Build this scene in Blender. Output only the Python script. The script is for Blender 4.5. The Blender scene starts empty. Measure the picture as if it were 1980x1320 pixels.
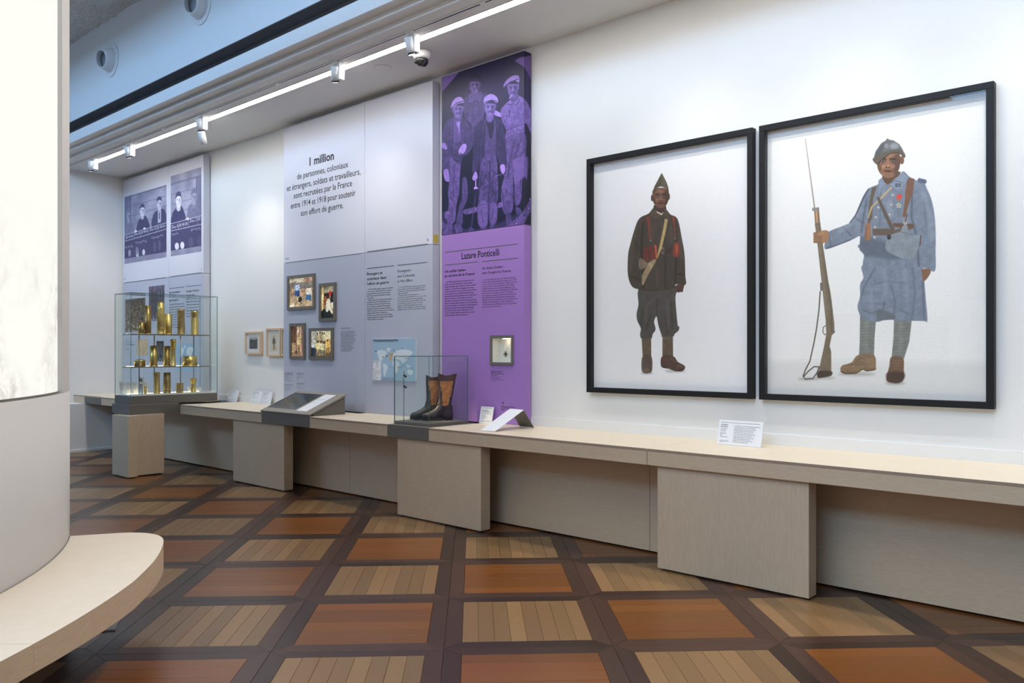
import bpy, bmesh, math, random
import numpy as np
from mathutils import Vector, Matrix, Euler
random.seed(7); np.random.seed(7)
scene = bpy.context.scene
COL = scene.collection
PI = math.pi

# ------------------------------------------------------------------ camera
CAM_H, YAW = 1.5041, math.radians(47.68)          # view direction measured from the wall direction (-X)
cd = bpy.data.cameras.new('camera'); cam = bpy.data.objects.new('camera', cd); COL.objects.link(cam)
cam.location = (0, 0, CAM_H)
cam.rotation_euler = (PI / 2, 0, PI / 2 - YAW)
cd.sensor_width = 36; cd.lens = 1603.8 / 1980 * 36
cd.shift_y = 16.8 / 1980; cd.clip_end = 200; cd.clip_start = .02
scene.camera = cam

# ------------------------------------------------------------------ world, large lights, exposure
w = bpy.data.worlds.new('world'); scene.world = w; w.use_nodes = True
w.node_tree.nodes['Background'].inputs[0].default_value = (.45, .62, 1, 1)
w.node_tree.nodes['Background'].inputs[1].default_value = .3
vs = scene.view_settings
vs.view_transform = 'Standard'; vs.look = 'None'; vs.gamma = 1; vs.use_curve_mapping = False
vs.exposure = 0.22

def area(name, loc, rot, sx, sy, power, col):
    l = bpy.data.lights.new(name, 'AREA'); l.shape = 'RECTANGLE'; l.size = sx; l.size_y = sy
    l.energy = power; l.color = col
    o = bpy.data.objects.new(name, l); COL.objects.link(o); o.location = loc; o.rotation_euler = rot
    return o
# clerestory glazing high on the far side of the hall: cool daylight
area('clerestory_daylight', (-5.0, -6.9, 7.5), (math.radians(80), 0, 0), 16, 2.0, 1000, (.34, .62, 1.0))
# ambient fill lamp added under the roof behind the camera: neutral
area('hall_fill', (-3.0, -2.5, 8.3), (0, 0, 0), 9, 4.5, 320, (1.0, .92, .82))

# ------------------------------------------------------------------ pixel measuring (photo pixels -> points on real planes)
F0 = np.array([-math.cos(YAW), math.sin(YAW), 0]); R0 = np.array([math.sin(YAW), math.cos(YAW), 0]); U0 = np.array([0, 0, 1.])
C0 = np.array([0, 0, CAM_H]); FPX, HOR = 1603.8, 676.8
def ray(px, py): return F0 + R0 * ((px - 990) / FPX) + U0 * ((HOR - py) / FPX)
def onz(px, py, z): d = ray(px, py); return C0 + d * ((z - CAM_H) / d[2])
def ony(px, py, y): d = ray(px, py); return C0 + d * (y / d[1])
def onx(px, py, x): d = ray(px, py); return C0 + d * (x / d[0])
def onplane(px, py, p, n):
    d = ray(px, py); p = np.array(p, float); n = np.array(n, float); return C0 + d * (((p - C0) @ n) / (d @ n))

# ------------------------------------------------------------------ helpers
def tag(o, label=None, cat=None, group=None, kind=None):
    if label: o['label'] = label
    if cat: o['category'] = cat
    if group: o['group'] = group
    if kind: o['kind'] = kind
    return o
def empty(name, loc, label, cat, group=None, rz=0):
    o = bpy.data.objects.new(name, None); COL.objects.link(o); o.empty_display_size = .05
    o.location = loc; o.rotation_euler = (0, 0, rz)
    return tag(o, label, cat, group)
def kids(o): return [c for c in bpy.data.objects if c.parent is o]
def copy_tree(o, parent=None):
    c = o.copy(); COL.objects.link(c)
    if parent is not None: c.parent = parent
    for ch in kids(o): copy_tree(ch, c)
    return c

class MB:
    """collects simple shapes, then links them as ONE mesh object"""
    def __init__(s, o=(0, 0, 0)): s.v = []; s.f = []; s.m = []; s.uv = {}; s.o = np.array(o, float); s.sm = []
    def add(s, vs_, fs, mi=0, smooth=False):
        b = len(s.v)
        for p in vs_: s.v.append(tuple(np.array(p, float) - s.o))
        for f in fs: s.f.append(tuple(i + b for i in f)); s.m.append(mi); s.sm.append(smooth)
        return s
    def box(s, x0, x1, y0, y1, z0, z1, mi=0, bev=0):
        if bev > 0:
            b = min(bev, abs(x1 - x0) / 3, abs(y1 - y0) / 3, abs(z1 - z0) / 3)
            bm = bmesh.new(); bmesh.ops.create_cube(bm, size=1)
            for v in bm.verts: v.co = ((x0 + x1) / 2 + v.co.x * (x1 - x0), (y0 + y1) / 2 + v.co.y * (y1 - y0), (z0 + z1) / 2 + v.co.z * (z1 - z0))
            bmesh.ops.bevel(bm, geom=bm.edges[:], offset=b, segments=1, affect='EDGES')
            bm.verts.index_update()
            s.add([v.co[:] for v in bm.verts], [[v.index for v in f.verts] for f in bm.faces], mi); bm.free(); return s
        return s.add([(x0, y0, z0), (x1, y0, z0), (x1, y1, z0), (x0, y1, z0), (x0, y0, z1), (x1, y0, z1), (x1, y1, z1), (x0, y1, z1)],
              [(0, 3, 2, 1), (4, 5, 6, 7), (0, 1, 5, 4), (1, 2, 6, 5), (2, 3, 7, 6), (3, 0, 4, 7)], mi)
    def prism(s, poly, z0, z1, mi=0, mi_side=None):
        n = len(poly); V = [(x, y, z0) for x, y in poly] + [(x, y, z1) for x, y in poly]
        s.add(V, [tuple(range(n))[::-1], tuple(range(n, 2 * n))], mi)
        b = len(s.v) - 2 * n
        for i in range(n):
            j = (i + 1) % n; s.f.append((b + i, b + j, b + n + j, b + n + i)); s.m.append(mi if mi_side is None else mi_side); s.sm.append(False)
        return s
    def lathe(s, prof, c=(0, 0, 0), seg=24, mi=0, axis='z', smooth=True, flute=0, fl=0, capb=True, capt=True, rot=None):
        V = []
        for r, z in prof:
            for k in range(seg):
                t = 2 * PI * k / seg; rr = r * (1 + (fl * math.cos(flute * t) if flute else 0))
                p = np.array([rr * math.cos(t), rr * math.sin(t), z])
                if rot is not None: p = np.array(rot @ Vector(p))
                V.append(p + np.array(c))
        Fs = []
        for i in range(len(prof) - 1):
            for k in range(seg):
                k2 = (k + 1) % seg; Fs.append((i * seg + k, i * seg + k2, (i + 1) * seg + k2, (i + 1) * seg + k))
        s.add(V, Fs, mi, smooth)
        b = len(s.v) - len(V)
        if capb: s.f.append(tuple(b + k for k in range(seg))[::-1]); s.m.append(mi); s.sm.append(False)
        if capt: s.f.append(tuple(b + (len(prof) - 1) * seg + k for k in range(seg))); s.m.append(mi); s.sm.append(False)
        return s
    def tube(s, pts, r, seg=8, mi=0, cap=True):
        pts = [np.array(p, float) for p in pts]; V = []; n = len(pts)
        for i, p in enumerate(pts):
            d = pts[min(i + 1, n - 1)] - pts[max(i - 1, 0)]; d = d / (np.linalg.norm(d) + 1e-9)
            up = np.array([0, 0, 1.]) if abs(d[2]) < .9 else np.array([1., 0, 0])
            a = np.cross(d, up); a /= np.linalg.norm(a); b = np.cross(d, a)
            rr = r[i] if isinstance(r, (list, tuple)) else r
            for k in range(seg): t = 2 * PI * k / seg; V.append(p + a * rr * math.cos(t) + b * rr * math.sin(t))
        Fs = [(i * seg + k, i * seg + (k + 1) % seg, (i + 1) * seg + (k + 1) % seg, (i + 1) * seg + k) for i in range(n - 1) for k in range(seg)]
        if cap: Fs += [tuple(range(seg))[::-1], tuple((n - 1) * seg + k for k in range(seg))]
        return s.add(V, Fs, mi, True)
    def build(s, name, mats, parent=None, kind=None):
        me = bpy.data.meshes.new(name); me.from_pydata(s.v, [], s.f)
        if not isinstance(mats, (list, tuple)): mats = [mats]
        for m in mats: me.materials.append(m)
        me.polygons.foreach_set('material_index', s.m); me.polygons.foreach_set('use_smooth', s.sm)
        me.validate()
        bm = bmesh.new(); bm.from_mesh(me); bmesh.ops.recalc_face_normals(bm, faces=bm.faces[:]); bm.to_mesh(me); bm.free()
        me.update()
        o = bpy.data.objects.new(name, me); COL.objects.link(o)
        if parent is not None: o.parent = parent
        else: o.location = tuple(s.o)
        if kind: o['kind'] = kind
        return o

# ------------------------------------------------------------------ materials
class NT:
    def __init__(s, name):
        s.m = bpy.data.materials.new(name); s.m.use_nodes = True; s.t = s.m.node_tree; s.n = s.t.nodes; s.l = s.t.links
        s.b = s.n['Principled BSDF']; s.out = s.n['Material Output']
    def N(s, t, **k):
        n = s.n.new(t)
        for a, v in k.items(): setattr(n, a, v)
        return n
    def L(s, a, b): s.l.new(a, b)
def rgb(r, g, b):
    f = lambda c: (c / 255 / 12.92) if c / 255 <= .04045 else ((c / 255 + .055) / 1.055) ** 2.4
    return (f(r), f(g), f(b), 1)
def mat(name, col, rough=.5, metal=0, spec=.5, var=.03, vscale=6, bump=0, bscale=200, coat=0):
    t = NT(name); b = t.b
    b.inputs['Roughness'].default_value = rough; b.inputs['Metallic'].default_value = metal
    b.inputs['Specular IOR Level'].default_value = spec; b.inputs['Coat Weight'].default_value = coat
    tc = t.N('ShaderNodeTexCoord'); nz = t.N('ShaderNodeTexNoise'); nz.inputs['Scale'].default_value = vscale; nz.inputs['Detail'].default_value = 4
    t.L(tc.outputs['Object'], nz.inputs['Vector'])
    mx = t.N('ShaderNodeMix', data_type='RGBA'); mx.inputs[6].default_value = tuple(c * (1 - var) for c in col[:3]) + (1,)
    mx.inputs[7].default_value = tuple(min(1, c * (1 + var)) for c in col[:3]) + (1,)
    t.L(nz.outputs['Fac'], mx.inputs[0]); t.L(mx.outputs[2], b.inputs['Base Color'])
    if bump:
        n2 = t.N('ShaderNodeTexNoise'); n2.inputs['Scale'].default_value = bscale; n2.inputs['Detail'].default_value = 5; t.L(tc.outputs['Object'], n2.inputs['Vector'])
        bp = t.N('ShaderNodeBump'); bp.inputs['Strength'].default_value = bump; bp.inputs['Distance'].default_value = .004
        t.L(n2.outputs['Fac'], bp.inputs['Height']); t.L(bp.outputs['Normal'], b.inputs['Normal'])
    return t.m
def wood(name, c1, c2, stretch=(1, 1, 1), rough=.45, scale=3.0, fig=.5, rnd=.0, spec=.4, coat=0, pores=.3):
    """stretched-noise grain with plywood-like contour figure; rnd varies it from board to board"""
    t = NT(name); b = t.b; b.inputs['Roughness'].default_value = rough; b.inputs['Specular IOR Level'].default_value = spec
    b.inputs['Coat Weight'].default_value = coat; b.inputs['Coat Roughness'].default_value = .18
    tc = t.N('ShaderNodeTexCoord'); oi = t.N('ShaderNodeObjectInfo')
    mp = t.N('ShaderNodeMapping'); mp.inputs['Scale'].default_value = stretch; t.L(tc.outputs['Object'], mp.inputs['Vector'])
    ad = t.N('ShaderNodeVectorMath', operation='MULTIPLY_ADD'); ad.inputs[1].default_value = (1, 1, 1)
    sc_ = t.N('ShaderNodeVectorMath', operation='SCALE'); sc_.inputs[0].default_value = (37, 53, 71); t.L(oi.outputs['Random'], sc_.inputs['Scale'])
    t.L(mp.outputs['Vector'], ad.inputs[0]); t.L(sc_.outputs['Vector'], ad.inputs[2])
    n1 = t.N('ShaderNodeTexNoise'); n1.inputs['Scale'].default_value = scale; n1.inputs['Detail'].default_value = 3; n1.inputs['Distortion'].default_value = .6
    t.L(ad.outputs['Vector'], n1.inputs['Vector'])
    # contour figure = sin of noise
    ml = t.N('ShaderNodeMath', operation='MULTIPLY'); ml.inputs[1].default_value = 60; t.L(n1.outputs['Fac'], ml.inputs[0])
    sn = t.N('ShaderNodeMath', operation='SINE'); t.L(ml.outputs[0], sn.inputs[0])
    mr = t.N('ShaderNodeMapRange'); mr.inputs[1].default_value = -1; mr.inputs[3].default_value = 0; t.L(sn.outputs[0], mr.inputs[0])
    n2 = t.N('ShaderNodeTexNoise'); n2.inputs['Scale'].default_value = scale * 9; n2.inputs['Detail'].default_value = 6; t.L(ad.outputs['Vector'], n2.inputs['Vector'])
    a = t.N('ShaderNodeMix', data_type='FLOAT'); a.inputs[0].default_value = fig; t.L(n2.outputs['Fac'], a.inputs[2]); t.L(mr.outputs[0], a.inputs[3])
    mx = t.N('ShaderNodeMix', data_type='RGBA'); mx.inputs[6].default_value = c1; mx.inputs[7].default_value = c2; t.L(a.outputs[0], mx.inputs[0])
    src = mx.outputs[2]
    if rnd:
        hs = t.N('ShaderNodeHueSaturation'); r1 = t.N('ShaderNodeMapRange'); r1.inputs[3].default_value = 1 - rnd; r1.inputs[4].default_value = 1 + rnd
        t.L(oi.outputs['Random'], r1.inputs[0]); t.L(r1.outputs[0], hs.inputs['Value']); t.L(src, hs.inputs['Color'])
        wn = t.N('ShaderNodeTexWhiteNoise', noise_dimensions='1D'); t.L(oi.outputs['Random'], wn.inputs['W'])
        r2 = t.N('ShaderNodeMapRange'); r2.inputs[3].default_value = .5 - rnd * .018; r2.inputs[4].default_value = .5 + rnd * .018; t.L(wn.outputs['Value'], r2.inputs[0]); t.L(r2.outputs[0], hs.inputs['Hue'])
        src = hs.outputs['Color']
    t.L(src, b.inputs['Base Color'])
    bp = t.N('ShaderNodeBump'); bp.inputs['Strength'].default_value = .06; bp.inputs['Distance'].default_value = .003; t.L(a.outputs[0], bp.inputs['Height']); t.L(bp.outputs['Normal'], b.inputs['Normal'])
    return t.m
def emit(name, col, strength):
    t = NT(name); e = t.N('ShaderNodeEmission'); e.inputs[0].default_value = col; e.inputs[1].default_value = strength
    t.L(e.outputs[0], t.out.inputs['Surface']); return t.m
def glass(name, tint=(.97, .99, .98, 1), ior=1.45, k=1.0):
    """thin glazing: clear transmission, Fresnel mirror reflection"""
    t = NT(name); tr = t.N('ShaderNodeBsdfTransparent'); tr.inputs[0].default_value = tint
    gl = t.N('ShaderNodeBsdfGlossy'); gl.inputs['Roughness'].default_value = 0; fr = t.N('ShaderNodeFresnel'); fr.inputs[0].default_value = ior
    g = t.N('ShaderNodeNewGeometry'); ab = t.N('ShaderNodeMath', operation='MULTIPLY'); ab.inputs[1].default_value = k
    t.L(fr.outputs[0], ab.inputs[0])
    iv = t.N('ShaderNodeMath', operation='SUBTRACT'); iv.inputs[0].default_value = 1; t.L(g.outputs['Backfacing'], iv.inputs[1])
    a2 = t.N('ShaderNodeMath', operation='MULTIPLY'); t.L(ab.outputs[0], a2.inputs[0]); t.L(iv.outputs[0], a2.inputs[1]); ab = a2
    mx = t.N('ShaderNodeMixShader'); t.L(ab.outputs[0], mx.inputs[0]); t.L(tr.outputs[0], mx.inputs[1]); t.L(gl.outputs[0], mx.inputs[2]); t.L(mx.outputs[0], t.out.inputs['Surface'])
    return t.m

M = {}
M['wall'] = mat('white wall paint', (.80, .80, .79, 1), .75, bump=.05, bscale=90, var=.012)
M['ceil'] = mat('white soffit paint', (.74, .73, .71, 1), .8, var=.012)
M['upper'] = mat('white upper wall paint', (.80, .81, .82, 1), .8, var=.015)
M['gap'] = mat('painted gap shade', (.20, .20, .21, 1), .85)  # dark colour carries the shade inside the gap
M['rough'] = mat('sprayed concrete', (.70, .65, .61, 1), .95, var=.5, vscale=30, bump=1.0, bscale=60)
M['hall'] = mat('far hall walls', (.30, .29, .28, 1), .8)
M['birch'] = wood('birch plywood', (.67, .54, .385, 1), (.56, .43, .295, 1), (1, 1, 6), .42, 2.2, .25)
M['birchtop'] = wood('birch plywood lit top', (.84, .74, .58, 1), (.74, .63, .47, 1), (1, 5, 5), .4, 1.6, .2)  # kept lighter than the other birch for the spots' brightness on the top
M['birchv'] = wood('birch plywood upright grain', (.65, .53, .385, 1), (.54, .42, .295, 1), (5, 5, .8), .45, 1.8, .25)
M['ply'] = wood('plywood edge layers', (.40, .30, .22, 1), (.28, .2, .15, 1), (1, 1, 160), .6, 1.5, .2)
M['seat'] = wood('pale birch seat', (.84, .77, .66, 1), (.78, .70, .58, 1), (1, 1, 4), .45, 1.6, .2)
M['seatedge'] = wood('birch seat edge', (.70, .56, .41, 1), (.58, .44, .31, 1), (1, 1, 5), .5, 2.0, .3)
M['grey'] = mat('taupe powder coated steel', (.150, .138, .120, 1), .5, var=.03, bump=.05, bscale=600)
M['greyl'] = mat('taupe steel top', (.27, .245, .21, 1), .5, var=.03)
M['white'] = mat('white powder coat', (.80, .80, .80, 1), .45)
M['black'] = mat('black plastic', (.015, .015, .017, 1), .4)
M['frameblack'] = mat('black stained frame', (.010, .0105, .012, 1), .5, spec=.25, bump=.04, bscale=200)
M['lilac'] = mat('lilac white print', (.66, .67, .76, 1), .5, var=.006)
M['lilac2'] = mat('grey lilac print', (.46, .49, .60, 1), .5, var=.006)
M['lilacs'] = mat('lilac panel edge', (.55, .57, .66, 1), .55, var=.01)
M['purple'] = mat('purple print', (.36, .19, .56, 1), .45, var=.01)
M['ink'] = mat('black ink', (.012, .012, .016, 1), .6)
M['inkg'] = mat('grey ink', (.13, .13, .155, 1), .6)
M['card'] = mat('white card', (.80, .82, .86, 1), .55)
M['mustard'] = mat('mustard vinyl', (.60, .45, .07, 1), .6)
M['paper'] = mat('white mount board', (.82, .81, .78, 1), .7)
M['pine'] = wood('pale maple frame', (.70, .55, .38, 1), (.60, .45, .30, 1), (3, 3, 3), .5, 3, .2)
M['brass'] = mat('old brass', (.66, .47, .16, 1), .30, 1, var=.25, vscale=18)
M['brassd'] = mat('dark brass', (.34, .22, .08, 1), .34, 1, var=.3, vscale=20)
M['brasse'] = mat('engraved brass', (.56, .40, .14, 1), .36, 1, var=.4, vscale=30, bump=1.0, bscale=55)
M['brassed'] = mat('engraved dark brass', (.36, .26, .11, 1), .4, 1, var=.5, vscale=30, bump=1.0, bscale=45)
M['silver'] = mat('silvered metal', (.62, .62, .62, 1), .25, 1, var=.1)
M['steel'] = mat('brushed steel rod', (.32, .29, .26, 1), .35, 1)
M['glass'] = glass('clear glass')
M['gedge'] = mat('green glass edge', (.055, .15, .14, 1), .2, var=.05)
M['glaze'] = glass('picture glazing', (.992, .992, .992, 1), 1.5, .8)
M['led'] = emit('led diffuser', (1, .965, .91, 1), 25)
M['oak'] = wood('oak parquet', (.245, .145, .066, 1), (.165, .094, .039, 1), (16, 1.6, 4), .32, 3.2, .35, .20, .36, .05)
M['mahog'] = wood('orange mahogany parquet', (.205, .075, .014, 1), (.128, .041, .008, 1), (1.6, 16, 4), .30, 3.2, .25, .16, .38, .06)
M['wenge'] = wood('dark parquet border', (.060, .028, .018, 1), (.030, .015, .011, 1), (1.6, 16, 4), .34, 3.2, .25, .40, .34, .04)
M['sub'] = mat('dark subfloor', (.02, .014, .01, 1), .8)
M['leather'] = mat('black boot leather', (.022, .018, .016, 1), .38, bump=.5, bscale=120, var=.3)
M['tan'] = mat('tan boot leather', (.46, .18, .05, 1), .42, var=.75, vscale=26, bump=.7, bscale=70)
M['cuff'] = mat('brown cuff leather', (.075, .036, .026, 1), .5, var=.3, bump=.4, bscale=100)
M['lace'] = mat('boot lace', (.10, .08, .06, 1), .7)
M['tin'] = mat('grey metal plate', (.42, .43, .44, 1), .5, .1)

# ------------------------------------------------------------------ structure
YW, XE, ZC = 5.66, -13.45, 4.24            # back wall plane, end wall plane, soffit height
def struct(name, mb, m, label, parent=None):
    o = mb.build(name, m, parent)
    if parent is None: tag(o, label, kind='structure')
    return o
WB = MB().box(XE - .2, 6.2, YW, YW + .2, 0, 8.6)
struct('wall_back', WB, M['wall'], 'long white exhibition wall behind the birch display bench')
struct('wall_left', MB().box(XE - .2, XE, -9.2, YW, 0, 8.6), M['wall'], 'short white end wall left of the boys photograph panel')
struct('wall_right', MB().box(6.0, 6.2, -9.2, YW, 0, 8.6), M['hall'], 'right hand hall wall outside the view')
struct('wall_front', MB().box(XE, 6.0, -9.2, -9.0, 0, 8.6), M['hall'], 'hall wall behind the viewer')
struct('ceiling', MB().box(XE - .2, 6.2, -9.2, YW + .2, 8.6, 8.8), M['ceil'], 'high hall ceiling above the view')
# low white upstand along the wall just above the bench
struct('baseboard_back', MB().box(XE, 6.0, YW - .012, YW, .826, .905), M['wall'], 'thin white upstand where the bench meets the wall')
# stepped soffit over the bench
YU = 4.305
SO = MB()
SO.box(XE, 6.0, 4.53, YW, 4.242, 4.45); SO.box(XE, 6.0, 4.412, 4.53, 4.285, 4.45); SO.box(XE, 6.0, YU + .022, 4.412, 4.33, 4.45)
struct('trim_1', SO, M['ceil'], 'stepped white soffit carrying the light line')
struct('trim_2', MB().box(XE, 6.0, YU, YU + .022, 4.328, 4.458), M['upper'], 'narrow fascia strip in front of the soffit')
struct('trim_3', MB().box(XE, 6.0, YU + .16, YU + .19, 4.46, 4.606), M['gap'], 'dark recessed shadow gap above the fascia')
struct('trim_4', MB().box(XE, 6.0, YU + .023, YU + .16, 4.452, 4.456), M['gap'], 'dark ledge inside the shadow gap')
struct('trim_5', MB().box(XE, 6.0, YU + .002, YU + .2, 4.606, 4.612), M['gap'], 'dark strip painted in for shade under the upper wall')  # dark strip covers the lit underside and stands in for shade
struct('wall_upper', MB().box(XE, 6.0, YU, YU + .2, 4.6125, 8.6), M['upper'], 'upper white wall with round air nozzles')
# unseen white partition added behind the viewer to reflect in the picture glass
struct('wall_reflector', MB().box(-4.5, 5.9, -4.6, -4.45, 0, 2.35), M['wall'], 'low white partition added behind the viewer for glass reflections')
# rough sprayed slab: a displaced underside
sl = MB(); nx, ny = 150, 26
Vs = []; Fs = []
for j in range(ny + 1):
    for i in range(nx + 1):
        x = XE + (i / nx) * (6 - XE); y = 1.9 + (j / ny) * (YU - 1.9)
        n = .018 * math.sin(x * 7.3 + y * 3.1) * math.sin(y * 9.7 - x * 2.2) + random.uniform(-.016, .016)
        Vs.append((x, y, 5.662 + n))
for j in range(ny):
    for i in range(nx): a = j * (nx + 1) + i; Fs.append((a, a + nx + 1, a + nx + 2, a + 1))
sl.add(Vs, Fs); sl.box(XE, 6.0, 1.9, YU, 5.71, 6.0)
struct('ceiling_slab', sl, M['rough'], 'rough grey sprayed concrete slab at the top left')

# ------------------------------------------------------------------ parquet floor (square cells, each a mitred frame round eight oak or six mahogany boards)
PIT, TS = .86, .7886
th = .046767
def g2w(gx, gy):
    c, s_ = math.cos(th), math.sin(th)
    xr, yd = (c * gx - s_ * gy - 1.25114) * PIT, (s_ * gx + c * gy + 3.92751) * PIT
    p = R0 * xr + F0 * yd; return p[0], p[1]
GA = math.atan2(R0[1] * math.cos(th) + F0[1] * math.sin(th), R0[0] * math.cos(th) + F0[0] * math.sin(th))
floor = bpy.data.objects.new('floor', None)
FB = MB().box(XE - .2, 6.2, -9.2, YW + .2, -.12, -.016)
floor = FB.build('floor', M['sub']); tag(floor, 'varnished chequered parquet floor of oak and orange mahogany squares', kind='structure')
def board(L, W, miter=0, H=.016):
    """board lying along +X from 0..L, 0..W across; miter cuts both ends at 45 degrees towards +Y; arrises eased"""
    e = .0012; b = MB()
    def ring(z, d):
        return [(d, d, z), (L - d, d, z), (L - d - miter, W - d, z), (d + miter, W - d, z)]
    V = ring(-H, .0) + ring(-.0014, .0005) + ring(0, e + .0005)
    F_ = []
    for k in (0, 1):
        for i in range(4): j = (i + 1) % 4; F_.append((k * 4 + i, k * 4 + j, k * 4 + 4 + j, k * 4 + 4 + i))
    F_.append((8, 9, 10, 11)); b.add(V, F_); return b
s_m, pit_m = TS * PIT, PIT
bw = (pit_m - s_m) / 2
oak_w, mah_w = s_m / 8, s_m / 6
def mesh_of(mb, mt):
    o = mb.build('tmp', mt); me = o.data; bpy.data.objects.remove(o); return me
ME_OAK = mesh_of(board(s_m, oak_w), M['oak']); ME_MAH = mesh_of(board(s_m, mah_w), M['mahog'])
ME_BOR = mesh_of(board(pit_m, bw, bw), M['wenge'])
def pix(x, y):
    v = np.array([x, y, 0]) - C0; d = v @ F0
    return (9999, 9999, d) if d < .3 else (990 + FPX * (v @ R0) / d, HOR + FPX * CAM_H / d, d)
def place(me, name, gx, gy, rot, dz, far, acc):
    x, y = g2w(gx, gy)
    if far:
        c, s_ = math.cos(GA + rot), math.sin(GA + rot); b = len(acc[0])
        for v in me.vertices: acc[0].append((x + c * v.co.x - s_ * v.co.y, y + s_ * v.co.x + c * v.co.y, v.co.z + dz))
        for p in me.polygons: acc[1].append(tuple(i + b for i in p.vertices))
        return
    o = bpy.data.objects.new(name, me); COL.objects.link(o); o.parent = floor
    o.location = (x, y, dz); o.rotation_euler = (0, 0, GA + rot)
ACC = {k: ([], []) for k in ('oak', 'mah', 'bor')}
CNT = {'oak': 0, 'mah': 0, 'bor': 0}
cells = []
for i in range(-14, 16):
    for j in range(-14, 16):
        cx, cy = g2w(i + TS / 2, j + TS / 2)
        if not (XE + .4 < cx < 5.6 and -8.6 < cy < 5.5): continue
        px, py, d = pix(cx, cy)
        vis = d > 1.5 and -140 < px < 2150 and py < 1500 and py > 850
        cells.append((0 if vis else 1, d if vis else abs(d) + 50, i, j))
cells.sort()
half = (1 - TS) / 2
for far0, d, i, j in cells:
    isoak = (i + j) % 2 == 0
    k = 'oak' if isoak else 'mah'; n = 8 if isoak else 6
    far = bool(far0) or CNT[k] + n > 296
    if not far: CNT[k] += n
    for q in range(n):
        dz = random.uniform(-.0007, .0)
        if isoak: place(ME_OAK, 'oak_board', i + TS * (q + 1) / 8, j, PI / 2, dz, far, ACC['oak'])
        else: place(ME_MAH, 'mahogany_board', i, j + TS * q / 6, 0, dz, far, ACC['mah'])
    farb = bool(far0) or CNT['bor'] + 4 > 296
    if not farb: CNT['bor'] += 4
    c0, c1, r0, r1 = i - half, i + TS + half, j - half, j + TS + half
    for gx, gy, ro in ((c0, r0, 0), (c1, r0, PI / 2), (c1, r1, PI), (c0, r1, -PI / 2)):
        place(ME_BOR, 'border_board', gx, gy, ro, random.uniform(-.0007, 0), farb, ACC['bor'])
for k, mname, nm in (('oak', 'oak', 'far_oak_boards'), ('mah', 'mahog', 'far_mahogany_boards'), ('bor', 'wenge', 'far_border_boards')):
    if ACC[k][0]:
        b = MB().add(*ACC[k]); b.build(nm, M[mname], floor, kind='stuff')

# ------------------------------------------------------------------ the long birch bench
ZT, ZU, YB, YL = .828, .714, 4.85, 4.882       # top, underside, front plane, leg front plane
bench = empty('display_bench', (-6, 5.2, 0), 'long pale birch plywood display bench running along the wall on slab legs', 'bench')
BO = (-6, 5.2, 0)
def bx(name, x0, x1, y0, y1, z0, z1, m, bev=.0015): return MB(BO).box(x0, x1, y0, y1, z0, z1, 0, bev).build(name, m, bench)
segs = [(XE + .003, -13.03), (-12.42, -10.53), (-10.0, -8.113), (-7.198, -6.126), (-6.123, -5.962), (-5.396, -3.161), (-3.157, .9), (.904, 5.9)]
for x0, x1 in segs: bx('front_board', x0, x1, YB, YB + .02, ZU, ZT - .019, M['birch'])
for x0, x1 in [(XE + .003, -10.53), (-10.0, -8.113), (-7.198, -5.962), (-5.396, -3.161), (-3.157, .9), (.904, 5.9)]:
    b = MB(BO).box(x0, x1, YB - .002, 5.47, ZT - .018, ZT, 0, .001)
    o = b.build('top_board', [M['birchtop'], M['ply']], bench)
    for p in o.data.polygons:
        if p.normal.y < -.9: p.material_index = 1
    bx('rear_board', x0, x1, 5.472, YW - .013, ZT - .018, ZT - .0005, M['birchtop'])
for x0, x1 in ((-13.03, -12.42), (-8.112, -7.199), (-5.961, -5.397)):
    g = bx('insert_board', x0, x1, YB - .001, YB + .021, ZU, ZT - (0 if x0 > -7 else .0), M['grey']); g['label'] = 'taupe grey insert in the bench front'
bx('top_board', -8.112, -7.199, YB + .022, 5.47, ZT - .018, ZT - .001, M['birchtop']); bx('top_board', -5.961, -5.397, YB + .022, 5.47, ZT - .018, ZT - .001, M['grey'])
for x0, x1 in ((-8.772, -7.718), (-5.855, -4.793), (-3.095, -2.035), (-.335, .725), (2.4, 3.46)):
    bx('leg', x0, x1, YL, YL + .11, .012, ZU, M['birchv' if x0 > -3.2 else 'birch'], .0015)
    bx('leg_foot', x0 + .03, x1 - .03, YL + .02, YL + .09, 0, .012, M['black'], 0)
for x0, x1 in ((-12.97, -11.5), (-11.497, -9.0), (-8.998, -7.075), (-7.072, -5.2), (-5.197, -3.4), (-3.397, -.62), (-.617, 1.2), (1.203, 3.6), (3.603, 5.9)):
    bx('back_board', x0, x1, 5.255, 5.275, .012, ZU - .001, M['birch'])
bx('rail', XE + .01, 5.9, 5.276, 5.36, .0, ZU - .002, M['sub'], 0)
bx('underframe', XE + .01, 5.9, 4.99, 5.25, ZU - .0, ZT - .02, M['birch'], 0)
struct('baseboard_left', MB().box(-13.0, -12.98, 2.5, 5.25, 0, .035), M['wall'], 'low white skirting below the end wall casing')
struct('wall_casing', MB().box(XE, -13.0, 2.5, 5.25, 0, ZU - .003), M['wall'], 'white casing under the far left end of the bench')

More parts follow.
